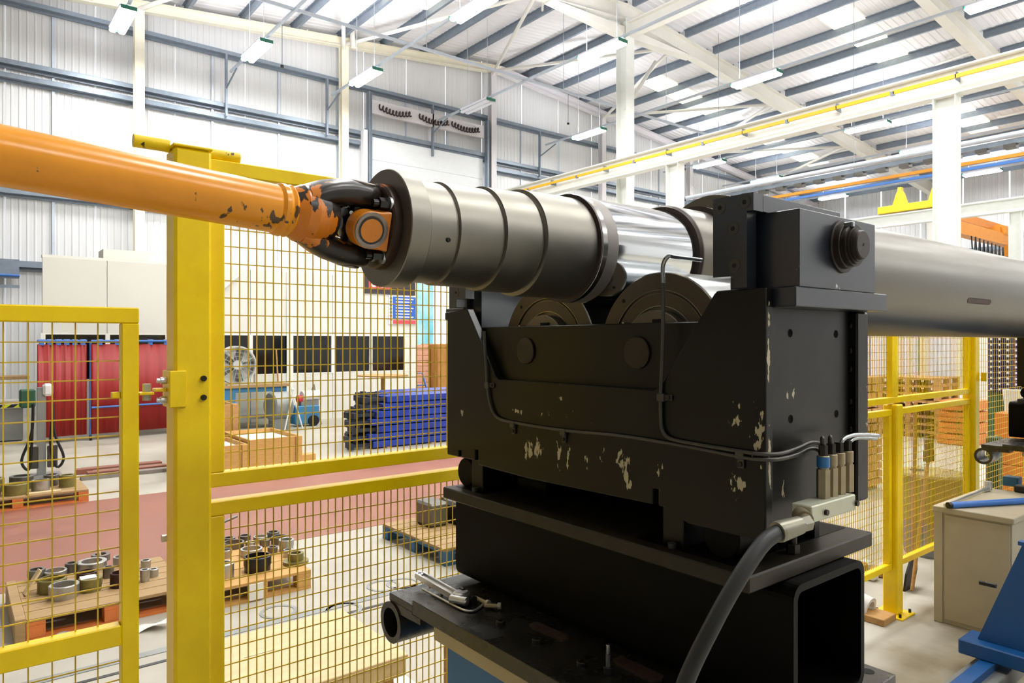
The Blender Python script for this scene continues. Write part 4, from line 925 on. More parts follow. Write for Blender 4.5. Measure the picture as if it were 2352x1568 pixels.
RP = (500, 1190); rs_ = 8.252; GR = 'rings on the light pallet'
for a in [(755, 705, 250, 985, 'ring_black', 'big black ring at the front of the light pallet', .86, True),
          (110, 840, 190, 1120, 'ring_steel', 'big plain steel ring beside the tall post on the light pallet', .68, False),
          (640, 565, 200, 690, 'ring_steel', 'wide steel ring just behind the big black one', .82, True),
          (1480, 650, 235, 850, 'ring_olive', 'olive flanged hub lying at the pallet corner', .5, 'f'),
          (1040, 535, 92, 660, 'ring_dark', 'slim stepped ring right of the black one', .68, True),
          (1335, 585, 90, 720, 'ring_steel', 'slim steel ring behind the olive hub', .7, False),
          (300, 445, 195, 540, 'ring_dark', 'wide dark ring near the tall post, second from the back', .8, False),
          (215, 360, 112, 470, 'ring_dark', 'small dark ring at the back next to the tall post', .65, False),
          (510, 318, 112, 440, 'ring_dark', 'ring with polished rim at the back, second from the post', .65, False),
          (620, 438, 90, 540, 'ring_steel', 'small thick walled ring amid the light pallet', .55, False),
          (815, 335, 132, 440, 'ring_steel', 'wide steel ring at the middle of the back row', .78, False),
          (890, 398, 92, 520, 'ring_dark', 'small ring in front of the middle back ring', .6, False),
          (1050, 250, 112, 395, 'ring_dark', 'tall ring standing highest at the back of the light pallet', .75, False),
          (1175, 338, 155, 470, 'ring_dark', 'wide dark ring right of the tallest back ring', .8, False),
          (1300, 395, 140, 600, 'ring_steel', 'tall smooth steel sleeve at the right back', .75, True),
          (150, 590, 115, 740, 'ring_steel', 'stepped steel ring beside the tall post, third from the back', .75, True)]:
    ring_at(a[0], a[1], a[2], a[3], RP, rs_, a[4], a[5], a[6], a[7] is True, group=GR, flange=a[7] == 'f')
p0 = on_y(500, 1222, 5.6); tag(obj('steel_rod', MB().cyl((p0.x, 5.75, .40), (p0.x + .2, 5.78, .45), .011, 10).cyl((p0.x - .02, 5.75, .14), (p0.x - .02, 5.75, .42), .02, 12).cyl((p0.x - .03, 5.75, .39), (p0.x + .03, 5.755, .405), .024, 12), 'ring_dark', at=(p0.x, 5.75, .14)), 'dark steel rod lying over an upright stub beside the tall post', 'rod')
# far orange pallet with bushes
pallet(-.1, 1.245, 9.42, 10.2, 'orange pallet of olive bushes beyond the red walkway', 'pallet_wood', 'pallet_orange')
GO = 'bushes on the orange pallet'
for i, (x, y, r, h, m, lab) in enumerate([(1.07, 9.75, .085, .14, 'ring_olive', 'olive bush nearest the end of the orange pallet'), (.80, 9.65, .09, .13, 'ring_steel', 'grey steel bush with a step beside the olive one'), (.93, 9.95, .08, .13, 'ring_dark', 'dark bush behind the grey steel bush'), (.56, 9.62, .12, .12, 'ring_olive', 'broad olive bush at the front of the orange pallet'), (.64, 9.95, .12, .15, 'ring_dark', 'broad dark bush at the back of the orange pallet'), (.32, 9.62, .11, .11, 'ring_olive', 'low olive bush at the picture edge'), (.36, 9.95, .12, .15, 'ring_olive', 'olive bush at the back by the picture edge')]):
    t = thing('bush', (x, y, .14), lab, 'ring', GO); obj('bush_body', MB().ring((x, y, .14), (0, 0, 1), r * .7, r, h, 24, .006), m, t)
tag(obj('card_strip', MB().box(.66, .98, 9.44, 9.52, .1405, .16), 'ply', at=(.8, 9.48, .14)), 'pale strip lying at the front of the orange pallet', 'card')
# blue pallet, low stack
BP = pallet(3.17, 4.1, 4.85, 5.92, 'blue pallet with scrap steel seen low behind the fence', 'pallet_wood', 'pallet_blue', along='x', nb=8)
def scrap(name, mb, m, at, lab, cat='scrap part'): return tag(obj(name, mb, m, at=at), lab, cat)
scrap('steel_block', MB().box(3.42, 3.62, 5.48, 5.75, .141, .36, .02), 'ring_dark', (3.5, 5.6, .14), 'tall dark steel block at the far corner of the blue pallet')
scrap('steel_block', MB().box(3.66, 4.02, 5.35, 5.7, .141, .34, .03), 'bed_black', (3.8, 5.5, .14), 'black machined block amid the blue pallet')
scrap('steel_block', MB().cyl((3.75, 5.78, .27), (4.1, 5.84, .27), .06, 16).box(3.76, 4.09, 5.76, 5.88, .141, .28), 'ring_olive', (3.9, 5.8, .14), 'olive cylinder lying behind the black block')
scrap('chrome_rod', MB().cyl((3.70, 5.28, .33), (4.08, 5.24, .34), .018, 12).box(3.88, 3.98, 5.22, 5.30, .141, .325), 'tool_steel', (3.9, 5.25, .14), 'bright chrome rod across the blue pallet', 'rod')
scrap('yellow_cap', MB().cyl((3.62, 5.12, .26), (3.76, 5.10, .26), .04, 14).box(3.63, 3.75, 5.08, 5.14, .141, .23), 'lime', (3.7, 5.1, .14), 'bright yellow plastic cap on the blue pallet', 'cap')
bb2 = thing('blue_steel_bin', (3.5, 4.95, 0), 'blue ribbed steel bin before the blue pallet, beside the roller stand', 'bin')
obj('bin_body', MB().box(3.32, 3.9, 4.50, 4.84, 0, .40, .01), 'pallet_blue', bb2)
for k in range(5): obj('rib', MB().box(3.30, 3.3195, 4.53 + .065 * k, 4.56 + .065 * k, .02, .39), 'pallet_blue', bb2)
obj('orange_mark', MB().box(3.29, 3.3, 4.66, 4.74, .05, .2), 'pallet_orange', bb2)

# pile of long flat bars on the floor beyond the walkway
for k in range(5):
    tag(obj('flat_bar', MB().box(1.35 + .1 * (k % 3), 2.44, 10.85 + .17 * k, 11.0 + .17 * k, 0, .05 + .02 * (k % 2)), ('pallet_grey', 'red_floor')[k % 2], at=(2, 10.9 + .17 * k, 0)), ('flat grey bar lying nearest the red walkway', 'second flat bar, reddish, on the floor beyond the walkway', 'third flat grey bar of the floor row', 'fourth flat bar, reddish, of the floor row', 'flat grey bar lying farthest in the floor row')[k], 'bar', 'flat bars on the floor')
# welding stand pole with cables
ws = thing('cable_stand', (.95, 11.6, 0), 'grey pole stand hung with cables and green holders before the red curtain', 'stand')
obj('pole', MB().box(.92, 1.02, 11.55, 11.65, .02, 1.22), 'grey_steel', ws); obj('foot', MB().box(.7, 1.2, 11.4, 11.8, 0, .02), 'grey_steel', ws)
obj('white_cap', MB().box(.98, 1.1, 11.5, 11.66, 1.1, 1.27, .03), 'white_plastic', ws)
obj('green_box', MB().box(.72, .9, 11.52, 11.68, .95, 1.2, .02), 'green_dark', ws)
for k, (xx, sgn) in enumerate(((.87, -1), (1.09, 1))):
    obj('cable', MB().tube(curve([(xx, 11.5, 1.0), (xx + .02 * sgn, 11.5, .6), (xx + .13 * sgn, 11.5, .25), (xx + .05 * sgn, 11.5, .12), (xx - .02, 11.5, .4), (xx - .01, 11.5, .75)], 5), .018, 6), 'black_steel', ws)
    obj('holder', MB().box(xx - .06, xx + .06, 11.5, 11.54, .12, .42, .01), 'tube_dark', ws)
# welding screens
def screen(xa, ya, xb, yb, lab, casters):
    t = thing('welding_screen', ((xa + xb) / 2, (ya + yb) / 2, 0), lab, 'screen', 'red welding screens')
    d = Vector((xb - xa, yb - ya, 0)); L_ = d.length; d.normalize(); nrm = Vector((d.y, -d.x, 0)); n = 40; vs = []
    for k in range(n + 1):
        q = Vector((xa, ya, 0)) + d * (L_ * k / n) + nrm * (.008 * math.sin(k * .9) + .004 * math.sin(k * 2.3))
        vs += [(q.x, q.y, .12), (q.x, q.y, 1.80)]
    c = obj('curtain', MB().add(vs, [(2 * i, 2 * i + 2, 2 * i + 3, 2 * i + 1) for i in range(n)], True), 'red_curtain', t)
    sm = c.modifiers.new('thickness', 'SOLIDIFY'); sm.thickness = .004
    A_ = Vector((xa, ya, 1.86)); B_ = Vector((xb, yb, 1.86))
    obj('top_tube', MB().cyl(A_, B_, .022, 10), 'frame_blue', t)
    for k in range(6):
        q = A_ + (B_ - A_) * ((k + .5) / 6); obj('hanging_tab', MB().cyl(q - d * .05, q + d * .05, .03, 8).box(q.x - .04, q.x + .04, q.y - .01, q.y + .01, 1.78, 1.85), 'frame_blue', t)
    for q in (Vector((xa, ya, 0)) - nrm * .03, Vector((xb, yb, 0)) - nrm * .03) if casters else ():
        obj('upright', MB().cyl((q.x, q.y, .1), (q.x, q.y, 1.86), .022, 10), 'frame_blue', t)
        obj('caster', MB().cyl((q.x - .02, q.y, .05), (q.x + .02, q.y, .05), .05, 14), 'black_steel', t)
    if casters: obj('mid_tube', MB().cyl((xa, ya - .06, .62), (xb, yb - .06, .62), .018, 8), 'frame_blue', t)
    return t
screen(1.20, 15.1, 1.98, 15.2, 'red welding curtain on blue rail, the end by the open bench', False)
screen(2.04, 15.15, 3.80, 15.35, 'red welding curtain in a wheeled blue frame behind the tall fence post', True)
# workbench at the picture edge
wb = thing('long_bench', (0.2, 16.5, 0), 'grey steel bench with black and yellow stripe edge by the gable wall', 'bench')
obj('bench_top', MB().box(-2, 1.1, 15.9, 17.2, .62, .70), 'white_steel', wb)
obj('bench_body', MB().box(-2, 1.05, 15.95, 17.1, .02, .62), 'grey_steel', wb)
for k in range(7):
    x = -.3 + .2 * k
    obj('hazard_stripe', MB().prism([(x, .63), (x + .09, .63), (x + .17, .69), (x + .08, .69)], 'y', 15.893, 15.899), ('lime', 'black_steel')[0], wb)
    obj('hazard_stripe', MB().prism([(x + .09, .63), (x + .2, .63), (x + .28, .69), (x + .17, .69)], 'y', 15.893, 15.899), 'black_steel', wb)
tag(obj('wooden_box', MB().box(-1, .55, 16.1, 16.6, .7001, .8).box(-.8, .45, 16.15, 16.55, .8001, 1.14), 'timber', at=(0, 16.3, .7)), 'brown wooden box on the striped bench', 'box')
tag(obj('plank_top', MB().box(-1.2, 1.15, 16.0, 16.7, 1.1405, 1.20), 'pallet_wood', at=(0, 16.3, 1.14)), 'wide wooden board laid over the brown box', 'board')
tag(obj('red_case', MB().box(-.3, .28, 16.1, 16.5, 1.2005, 1.40, .03), 'red_plastic', at=(0, 16.3, 1.2)), 'small red case on the wooden board', 'case')
# wooden crates
def crate(x0, x1, y0, y1, z0, z1, lab, m='pallet_new'):
    t = thing('wooden_crate', ((x0 + x1) / 2, (y0 + y1) / 2, z0), lab, 'crate', 'wooden crates behind the fence')
    for n, bxs in (('front_board', (x0, x1, y0, y0 + .03)), ('back_board', (x0, x1, y1 - .03, y1)), ('side_board', (x0, x0 + .03, y0 + .031, y1 - .031)), ('side_board', (x1 - .03, x1, y0 + .031, y1 - .031))):
        obj(n, MB().box(*bxs, z0, z1, .003), m, t)
    obj('sheet_lining', MB().box(x0 + .031, x1 - .031, y0 + .031, y1 - .031, z0, z1 - .06), 'paper', t)
    for x in (x0, x1 - .09): obj('corner_batten', MB().box(x, x + .09, y0 - .022, y0 - .001, z0, z1, .003), m, t)
    return t
crate(2.5, 3.24, 9.95, 10.9, 0, .42, 'open wooden crate nearest the tall fence post')
crate(3.26, 4.02, 9.98, 11.2, 0, .47, 'open wooden crate right of the first, lit inside')
crate(3.0, 3.55, 11.4, 12.2, 0, .86, 'taller brown wooden crate behind the open ones', 'timber')
tag(obj('wood_offcut', MB().box(4.15, 4.42, 10.4, 10.55, 0, .12, .01), 'pallet_new', at=(4.3, 10.5, 0)), 'small wood offcut on the floor right of the crates', 'wood')
# blue bench with fan and machine
bb3 = thing('work_bench', (4.9, 15.3, 0), 'blue workbench against the office wall carrying the fan', 'bench')
obj('bench_top', MB().box(3.9, 5.75, 14.95, 15.7, .88, .94), 'pallet_wood', bb3)
obj('apron', MB().box(3.95, 5.7, 15.0, 15.65, .78, .8795), 'bench_blue', bb3)
for x in (4.2, 5.6): obj('leg', MB().box(x, x + .10, 15.0, 15.6, 0, .78), 'bench_blue', bb3)
obj('drawer_pack', MB().box(4.3, 4.62, 15.0, 15.6, .08, .78), 'bench_blue', bb3)
obj('lower_shelf', MB().box(4.63, 5.59, 15.1, 15.6, .2, .24), 'grey_steel', bb3)
fn = thing('drum_fan', (4.66, 15.1, .94), 'round grey drum fan standing on the blue workbench', 'fan')
obj('drum', MB().ring((4.66, 15.0, 1.36), (0, 1, 0), .37, .40, .2, 36), 'fan_grey', fn)
obj('back_grille', MB().cyl((4.66, 15.18, 1.36), (4.66, 15.19, 1.36), .369, 32), 'fan_grey', fn)
obj('hub', MB().cyl((4.66, 14.99, 1.36), (4.66, 15.15, 1.36), .09, 18), 'fan_grey', fn)
for k in range(5):
    a = 2 * math.pi * k / 5; mb = MB(); c = Vector((4.66, 15.1, 1.36)); dv = Vector((math.cos(a), 0, math.sin(a)))
    obox(mb, c + dv * .23, dv, Vector((0, 1, 0)) + dv.cross(Vector((0, 1, 0))) * .8, dv.cross(Vector((0, 1, 0))), .16, .09, .006); obj('blade', mb, 'grey_steel', fn)
for k in range(4): obj('guard_ring', MB().ring((4.66, 14.99, 1.36), (0, 1, 0), .095 + .085 * k, .100 + .085 * k, .006, 32), 'fan_grey', fn)
for k in range(14):
    a = 2 * math.pi * k / 14; obj('guard_spoke', MB().cyl((4.66 + .09 * math.cos(a), 14.985, 1.36 + .09 * math.sin(a)), (4.66 + .38 * math.cos(a), 14.985, 1.36 + .38 * math.sin(a)), .004, 4), 'fan_grey', fn)
obj('fan_foot', MB().box(4.45, 4.87, 14.98, 15.3, .9405, .96).box(4.25, 4.28, 15.05, 15.15, .96, 1.36).box(5.04, 5.07, 15.05, 15.15, .96, 1.36).box(4.25, 5.07, 15.05, 15.15, .9405, .96), 'fan_grey', fn)
scrap('motor_drum', MB().cyl((5.15, 14.5, .50), (5.55, 14.55, .50), .30, 24, ch=.03).box(5.2, 5.5, 14.35, 14.7, 0, .25), 'grey_steel', (5.3, 14.5, 0), 'grey drum machine before the blue workbench', 'machine')
ts = thing('trestle', (5.55, 14.2, 0), 'thin white trestle before the grey drum machine', 'trestle')
for a, b in (((5.35, 14.2, 0), (5.55, 14.2, .86)), ((5.75, 14.2, 0), (5.5, 14.2, .86))): obj('leg', MB().cyl(a, b, .015, 8), 'white_plastic', ts)
obj('top_bar', MB().cyl((5.5, 14.2, .86), (5.55, 14.2, .86), .02, 8), 'white_plastic', ts)
wm = thing('gas_motor', (6.1, 14.9, 0), 'small machine with white drum and red end on a blue frame right of the bench', 'machine')
obj('white_drum', MB().cyl((5.98, 14.85, .66), (6.42, 14.9, .66), .11, 18, ch=.01), 'white_plastic', wm); obj('red_end', MB().cyl((5.88, 14.84, .60), (5.979, 14.85, .60), .08, 14), 'red_plastic', wm)
obj('blue_frame', MB().box(5.8, 6.35, 14.75, 15.1, .05, .45, .02), 'bench_blue', wm); obj('wheel', MB().cyl((6.2, 14.7, .12), (6.2, 14.745, .12), .12, 18), 'black_steel', wm)
obj('mount', MB().box(5.95, 6.35, 14.8, 15.0, .45, .56), 'grey_steel', wm)
obj('frame_leg', MB().cyl((6.45, 14.9, 0), (6.3, 14.95, .9), .02, 8).cyl((6.3, 14.95, .9), (6.2, 15.0, .45), .02, 8), 'grey_steel', wm)
br = thing('broom', (5.84, 15.85, 0), 'tall brown broom handle standing against the office windows by the bench', 'broom')
obj('handle', MB().cyl((5.86, 15.80, .06), (5.79, 15.87, 1.66), .02, 8), 'timber', br); obj('brush', MB().box(5.79, 5.96, 15.76, 15.86, 0, .06), 'timber', br)
# blue racking beams stacked
GB = 'blue racking beams in the low stack'
b0 = None
for lay in range(7):
    for k in range(8):
        x0 = 5.15 + .28 * random.random() + .1 * k + (.15 if lay > 4 else 0); y0 = 10.9 + .19 * k; z0 = .02 + .128 * lay
        bl = '%s blue racking beam from the front in the %s layer of the low stack' % (FRO[k], ORD[lay])
        if b0 is None:
            b0 = thing('racking_beam', (x0, y0, z0), bl, 'beam', GB)
            obj('beam_body', MB().box(x0 + .42, x0 + 3.2, y0, y0 + .15, z0, z0 + .11, .008), 'rack_blue', b0)
            obj('end_connector', MB().box(x0, x0 + .06, y0 + .01, y0 + .14, z0 + .004, z0 + .105).box(x0 + .06, x0 + .4195, y0 + .06, y0 + .09, z0 + .03, z0 + .085), 'rack_dark', b0); org = (x0, y0, z0)
        else: dup(b0, (x0 - org[0], y0 - org[1], z0 - org[2]), label=bl)
for k in range(3): tag(obj('stack_spacer', MB().box(5.9 + .9 * k, 6.0 + .9 * k, 10.85, 12.5, 0, .019), 'pallet_wood', at=(6, 11, 0)), '%s thin spacer under the stack of blue beams' % ('left', 'middle', 'right')[k], 'wood', 'spacers under the blue beams')
tb = thing('pedestal_table', (7.4, 13.8, 0), 'small round brown table showing above the blue racking beams', 'table')
obj('table_top', MB().cyl((7.4, 13.8, 1.09), (7.4, 13.8, 1.12), .55, 32), 'timber', tb); obj('column', MB().cyl((7.4, 13.8, .02), (7.4, 13.8, 1.09), .04, 10, r1=.05), 'timber', tb); obj('foot', MB().cyl((7.4, 13.8, 0), (7.4, 13.8, .02), .25, 20), 'timber', tb)
# goods in front of the open door
tag(obj('cardboard_stack', MB().box(11.25, 12.2, 17.6, 18.6, 0, 1.78, .02), 'cardboard', at=(11.7, 18, 0)), 'tall brown cardboard stack by the open door beyond the office', 'box')
for k in range(11): tag(obj('boxed_boards', MB().box(10.35 + .02 * (k % 2), 11.2, 18.0, 19.0, .16 * k, .16 * k + .152, .01), 'pink_boards', at=(10.7, 18.5, .16 * k)), '%s pale pink board packet up in the stack beside the cardboard' % ORD[k], 'box', 'pink board packets')
tl = thing('sack_trolley', (10.4, 17.2, 0), 'blue tubular trolley before the pink board packets', 'trolley')
obj('frame', MB().tube([(10.1, 17.2, .1), (10.1, 17.25, .95), (10.5, 17.25, .95), (10.75, 17.2, .1)], .025, 8).cyl((10.1, 17.25, .6), (10.62, 17.25, .6), .02, 8), 'frame_blue', tl)
obj('deck', MB().box(9.9, 10.9, 16.9, 17.4, .12, .5), 'rack_dark', tl)
for x in (10.0, 10.8): obj('wheel', MB().cyl((x - .03, 17.1, .1), (x + .03, 17.1, .1), .1, 14), 'black_steel', tl)
lo = thing('backdrop', (14, 29, 0), 'added pale cyan lorry side standing out in the sunlit yard', 'backdrop')
obj('backdrop_body', MB().box(13.8, 17.05, 27, 31, .9, 4.6, .05), 'cyan_glare', lo)  # made-up block whose colour stands in for bright daylight through the door
for x in (14.6, 16.4): obj('wheel', MB().cyl((x, 27.2, .46), (x, 27.6, .46), .48, 20), 'black_steel', lo)

# low plywood platform and crate just behind the fence
pw = thing('plywood_platform', (1.2, 3.4, 0), 'low pallet box with a plywood lid just behind the fence', 'platform')
obj('lid', MB().box(.97, 1.77, 3.04, 3.80, .282, .302, .003), 'ply', pw)
obj('edge_rail', MB().box(.98, 1.76, 3.045, 3.075, .20, .2815, .002).box(1.73, 1.76, 3.0755, 3.79, .20, .2815, .002), 'ply', pw)
for k in range(4): obj('stringer', MB().box(.98 + .22 * k, 1.05 + .22 * k, 3.08, 3.79, .02, .199), 'pallet_new', pw)
for k in range(3): obj('slat', MB().box(.98, 1.76, 3.05 + .3 * k, 3.15 + .3 * k, 0, .0195), 'pallet_new', pw)
obj('lid_mark', MB().box(1.12, 1.27, 3.5, 3.504, .3021, .3025), 'ring_maroon', pw)
bx2 = thing('plywood_box', (2.2, 2.9, 0), 'tan plywood box with reddish stains behind the pierced lug', 'box')
obj('box_body', MB().box(1.93, 2.4, 2.85, 2.97, 0, .45, .004), 'timber', bx2); obj('stain', MB().cyl((2.32, 2.8495, .33), (2.32, 2.8485, .33), .04, 14).cyl((2.33, 2.8495, .2), (2.33, 2.8485, .2), .03, 14), 'ring_maroon', bx2)
tag(obj('white_sheet', MB().box(1.80, 1.925, 2.95, 3.5, .002, .06, .02), 'paper', at=(1.85, 3.2, 0)), 'white wrapping sheet on the floor between platform and box', 'sheet')
# paper scraps by the worn pallet
for i, (px, py, lab) in enumerate(((170, 1440, 'white plastic film scrap before the worn pallet'), (345, 1425, 'curled white film strip between gate and tall post'))):
    p = on_z(px, py, 0) - Vector((0, .17, 0)); mb = MB(); n = 10; vs = []
    for k in range(n + 1):
        u = k / n; vs += [(p.x - .13 + .26 * u, p.y - .03 + .02 * math.sin(u * 7), .004 + .03 * math.sin(u * 3.1) ** 2 + (.05 * u ** 3 if i else 0)), (p.x - .12 + .26 * u, p.y + .05 + .03 * math.sin(u * 5), .004 + .02 * math.sin(u * 4 + 1) ** 2 + (.07 * u ** 3 if i else 0))]
    mb.add(vs, [(2 * k, 2 * k + 2, 2 * k + 3, 2 * k + 1) for k in range(n)], True); o = obj('film_scrap', mb, 'paper', at=(p.x, p.y, 0)); o.modifiers.new('thickness', 'SOLIDIFY').thickness = .002
    tag(o, lab, 'film')

# ================================================================== RIGHT SIDE
cb = thing('steel_cabinet', (5.5, 1.67, 0), 'worn tan steel cabinet with tools on its top, beside the blue gusset', 'cabinet')
obj('cabinet_body', MB().box(5.10, 6.0, 1.455, 1.895, 0, .728, .003), 'cabinet', cb)
obj('cabinet_top', MB().box(5.08, 6.02, 1.44, 1.90, .728, .764, .004), 'cabinet', cb)
obj('door_panel', MB().box(5.093, 5.0995, 1.465, 1.83, .03, .715, .002), 'cabinet', cb)
obj('corner_strip', MB().box(5.09, 5.0995, 1.842, 1.893, 0, .727, .002), 'cabinet', cb)
pi = thing('blue_tube', (5.4, 1.7, .78), 'blue tube with a black mouth lying on the steel cabinet', 'tube')
a, b = on_z(2183, 1160, .785), on_z(2352, 1150, .785); d = (b - a).normalized()
obj('tube_body', MB().lathe(a, d, [(0, .015), (0, .0205), ((b - a).length + .1, .0205)], 18, cap0=False), 'blue_pipe', pi); obj('mouth', MB().cyl(a - d * .02, a + d * .004, .0207, 18).cyl(a + d * .0, a - d * .021, .016, 16), 'black_steel', pi)
sw = thing('torque_spanner', (5.6, 1.8, .77), 'bright torque spanner lying behind the blue tube on the cabinet', 'spanner')
a, b = on_z(2170, 1160, .778), on_z(2272, 1120, .785); d = (b - a).normalized()
obj('bar', MB().cyl(a, b, .009, 10), 'tool_steel', sw); obj('socket', MB().cyl(b - d * .02 - Vector((0, 0, .012)), b - d * .02 + Vector((0, 0, .05)), .024, 14).cyl(b - d * .10, b, .017, 12), 'tool_steel', sw)
for i, (px, py, s, m, lab) in enumerate(((2325, 1115, .05, 'bench_blue', 'small blue grey box at the back of the cabinet top'), (2345, 1130, .035, 'black_steel', 'small black clamp on the cabinet top by the picture edge'))):
    p = on_z(px, py, .7645); tag(obj('small_box', MB().box(p.x - s, p.x + s, p.y - s, p.y + s, .7645, .7645 + s * 1.4, .006), m, at=(p.x, p.y, .7645)), lab, 'box')
vc = thing('green_post', (7.3, 2.22, 0), 'dark green post standing right behind the pierced lug', 'post')
obj('post_body', MB().box(7.25, 7.35, 2.17, 2.27, .02, 1.0, .01), 'green_dark', vc); obj('foot', MB().box(7.2, 7.4, 2.12, 2.32, 0, .02), 'green_dark', vc)
# blue gusset frame on floor rails
gs = thing('blue_pedestal', (4.6, 1.2, .1), 'blue steel pedestal with a sloping gusset standing on the floor rails', 'pedestal')
obj('base_beam', MB().box(4.36, 4.56, .75, 1.50, .125, .205, .006), 'stand_blue', gs)
obj('gusset', MB().prism([(1.43, .2055), (.8, .2055), (.8, 1.05), (1.12, 1.05)], 'x', 4.44, 4.47), 'stand_blue', gs)
obj('bracket', MB().box(4.38, 4.435, 1.17, 1.225, .78, .80), 'stand_blue', gs)
obj('column', MB().box(4.471, 4.56, .8, 1.1, .2055, 1.05), 'stand_blue', gs)
obj('toggle', MB().cyl((4.44, 1.34, .52), (4.44, 1.42, .52), .012, 10), 'black_steel', gs)
rl_ = thing('floor_rail', (4.2, 1.2, 0), 'pair of blue grey machine rails on the floor under the blue pedestal', 'rail')
for y in (1.36, .95): 
    obj('rail_beam', MB().box(2.2, 7.5, y - .09, y + .09, 0, .085, .004), 'grey_steel', rl_); obj('rail_strip', MB().box(2.2, 7.5, y - .035, y + .035, .0855, .1245), 'stand_blue', rl_)
# bin, broom, shovel behind the fence
bi = thing('wheelie_bin', (6.7, 2.5, 0), 'tan topped waste bin behind the lower mesh beside the short post', 'bin')
obj('lower_body', MB().lathe((6.71, 2.51, 0), (0, 0, 1), [(0, .215), (.02, .22), (.30, .235)], 32), 'bin_grey', bi)
obj('upper_body', MB().lathe((6.71, 2.51, 0), (0, 0, 1), [(.30, .237), (.655, .255)], 32, cap0=False), 'bin_tan', bi)
ld = obj('lid', MB().lathe((6.71, 2.51, 0), (0, 0, 1), [(.655, .27), (.69, .275), (.71, .26), (.72, .2), (.72, 0)], 32), 'bin_tan', bi)
obj('lid_hole', MB().cyl((6.64, 2.59, .7205), (6.64, 2.59, .722), .07, 20), 'dark_hole', ld)
sh2 = thing('broom', (5.25, 2.2, 0), 'broom with bristles up leaning on the fence behind the lower mesh', 'broom')
a = on_y(2140, 1060, 2.22); b = on_y(2095, 1235, 2.2)
obj('handle', MB().cyl((b.x, 2.2, .02), (a.x - .02, 2.24, a.z), .014, 8), 'timber', sh2)
obj('brush_head', MB().box(a.x - .05, a.x + .05, 2.215, 2.265, a.z, a.z + .09, .006).box(a.x - .04, a.x + .04, 2.22, 2.26, a.z + .09, a.z + .17), 'bristle', sh2)
sv = thing('shovel', (5.15, 2.2, 0), 'dark shovel standing on its blade behind the short post', 'shovel')
a = on_y(2090, 1290, 2.25); 
obj('blade', MB().prism([(a.x - .10, .0), (a.x + .06, .0), (a.x + .12, .12), (a.x + .13, .26), (a.x + .02, .22), (a.x - .06, .12)], 'y', 2.245, 2.26), 'pin_brown', sv)
t_ = on_y(2100, 945, 2.3)
obj('handle', MB().cyl((a.x + .08, 2.262, .2), (t_.x, 2.29, 1.38), .015, 8), 'timber', sv)
tag(obj('floor_offcut', MB().box(4.72, 4.9, 2.05, 2.28, 0, .045, .004), 'timber', at=(4.8, 2.15, 0)), 'brown wood offcut on the floor against the short post', 'wood')
p = on_z(1995, 1392, .03) - Vector((.12, .0, 0)); tag(obj('white_roll', MB().lathe((p.x, p.y, .075), (0, 1, .2), [(-.07, .05), (-.07, .075), (.07, .075), (.07, .05), (-.07, .05)], 24, True, False, False), 'white_plastic', at=(p.x, p.y, 0)), 'white tape roll on the floor between box beam and short post', 'roll')
p = on_z(1998, 1320, 0)
for k in range(6): q = Vector((p.x - .1 + .13 * (k % 3), p.y - .05 + .14 * (k // 3), 0)); tag(obj('rubble_piece', MB().box(q.x - .05, q.x + .04, q.y - .05, q.y + .05, 0, .05 + .03 * random.random(), .015), ('paper', 'timber', 'white_plastic')[k % 3], at=q), ('crumpled paper scrap', 'brown wood scrap', 'white plastic scrap')[k % 3] + (' nearer the short post', ' nearer the roller stand')[k // 3] + ' in the rubbish heap', 'scrap', 'rubbish heap pieces')
# stacked timber near
GT = 'timber slats of the near stack'
t0 = None
for lay in range(14):
    for k in range(6):
        x0, y0, z0 = 8.3 + .15 * k + .012 * random.random(), 4.0 + .02 * random.random(), .06 + .098 * lay
        sl_ = '%s sawn slat from the left end in the %s layer of the timber stack' % (FRO[k], ORD[lay])
        o = MB().box(x0, x0 + .13, y0, y0 + 2.2, z0, z0 + .075, .004)
        if t0 is None: t0 = tag(obj('timber_slat', o, 'timber', at=(x0, y0, z0)), sl_, 'timber', GT); to = (x0, y0, z0)
        else: c = t0.copy(); COL.objects.link(c); c.location = (x0, y0, z0); c['label'] = sl_
    if lay < 13:
        for y in (4.1, 5.0, 6.0): tag(obj('stack_sticker', MB().box(8.3, 9.25, y, y + .05, .06 + .098 * lay + .0755, .06 + .098 * (lay + 1) - .0005), 'timber', at=(8.7, y, .06 + .098 * lay + .0755)), '%s stick on the %s layer of the timber stack' % ({4.1: 'near', 5.0: 'middle', 6.0: 'far'}[y], ORD[lay]), 'stick', 'sticks between timber layers')
for y in (4.1, 5.0, 6.0): tag(obj('bearer_block', MB().box(8.3, 9.25, y, y + .1, 0, .0595), 'timber', at=(8.7, y, 0)), '%s bearer block under the timber stack' % {4.1: 'near', 5.0: 'middle', 6.0: 'far'}[y], 'wood', 'bearers under the timber')
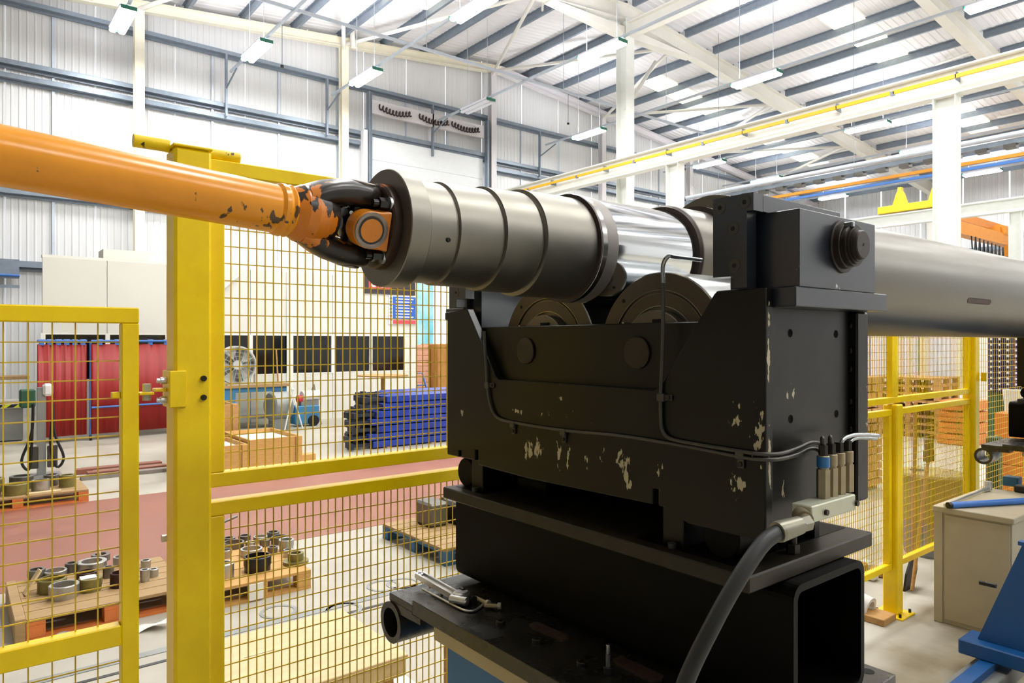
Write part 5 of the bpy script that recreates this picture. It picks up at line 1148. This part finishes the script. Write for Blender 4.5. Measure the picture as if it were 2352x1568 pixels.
# stack of empty pallets farther
GP = 'empty wooden pallets in the far stack'
pz = None
for sx in range(3):
    for lay in range(8 - sx % 2):
        x0, y0, z0 = 14.5 + .06 * random.random(), 5.3 + 1.25 * sx, .145 * lay
        pl = '%s pallet up in the %s of three far pallet stacks' % (ORD[lay], ('first', 'middle', 'farthest')[sx])
        if pz is None: pz = pallet(x0, x0 + 1.0, y0, y0 + 1.15, pl, 'timber', z=z0, along='x', nb=5, group=GP); po = (x0, y0, z0)
        else: dup(pz, (x0 - po[0], y0 - po[1], z0 - po[2]), label=pl)
GOc = 'orange crates in the far pile'
oc0 = None
for lay in range(4):
    for k in range(1):
        x0, y0, z0 = 14.0 + .03 * lay, 4.57 + .62 * k, .0 + .2 * lay
        ol = '%s orange slatted crate up in the %s column past the tall post' % (ORD[lay], ('near', 'far')[k])
        if oc0 is None:
            oc0 = thing('orange_crate', (x0, y0, z0), ol, 'crate', GOc)
            obj('crate_body', MB().box(x0 + .02, x0 + .8, y0 + .02, y0 + .56, z0 + .01, z0 + .18), 'orange_crate', oc0)
            for q in range(2): obj('slat', MB().box(x0, x0 + .019, y0, y0 + .58, z0 + .01 + .09 * q, z0 + .08 + .09 * q, .003), 'orange_crate', oc0)
            oo = (x0, y0, z0)
        else: dup(oc0, (x0 - oo[0], y0 - oo[1], z0 - oo[2]), label=ol)
bo = thing('white_booth', (19, 6.5, 0), 'plain grey white booth behind the far stacks of pallets', 'booth')
obj('front_wall', MB().box(18, 18.08, 5.9, 10.5, 0, 2.05, .01), 'white_steel', bo); obj('side_wall', MB().box(18.081, 24, 5.9, 5.98, 0, 2.05, .01), 'white_steel', bo); obj('roof', MB().box(18, 24, 5.9, 10.5, 2.051, 2.1, .01), 'white_steel', bo)
for k in range(3): obj('wall_joint', MB().box(17.99, 17.9995, 7.0 + 1.15 * k, 7.03 + 1.15 * k, .02, 2.04), 'grey_steel', bo)
dc = thing('drawer_cabinet', (10.5, 3.05, 0), 'tall navy cabinet of small drawers with pale label spots past the far gate leaf', 'cabinet')
obj('stand', MB().box(10.42, 10.8, 2.88, 3.24, 0, 1.2), 'green_dark', dc)
obj('carcass', MB().box(10.43, 10.8, 2.875, 3.245, 1.2005, 2.0), 'rack_dark', dc)
for k in range(4):
    for lay in range(11):
        y0, z0 = 2.885 + .09 * k, 1.21 + .071 * lay
        d_1 = obj('drawer', MB().box(10.40, 10.4295, y0, y0 + .08, z0, z0 + .062, .004), 'crate_navy', dc); obj('label_spot', MB().box(10.396, 10.3995, y0 + .026, y0 + .054, z0 + .02, z0 + .045), 'white_plastic', d_1)
for k in range(4): tag(obj('orange_box', MB().box(8.7, 9.2, 2.36, 2.64, .275 * k, .275 * k + .27, .01), 'orange_crate', at=(8.9, 2.5, .275 * k)), '%s orange box in the pile under the white bucket' % ('lowest', 'second', 'third', 'topmost')[k], 'box', 'orange boxes under the bucket')
bk = thing('bucket', (8.85, 2.5, 1.0955), 'white bucket standing on orange boxes past the far gate leaf', 'bucket')
obj('bucket_body', MB().lathe((8.85, 2.5, 1.0955), (0, 0, 1), [(0, 0), (0, .09), (.24, .11), (.24, .10), (.02, .085)], 28, cap1=False), 'white_plastic', bk)
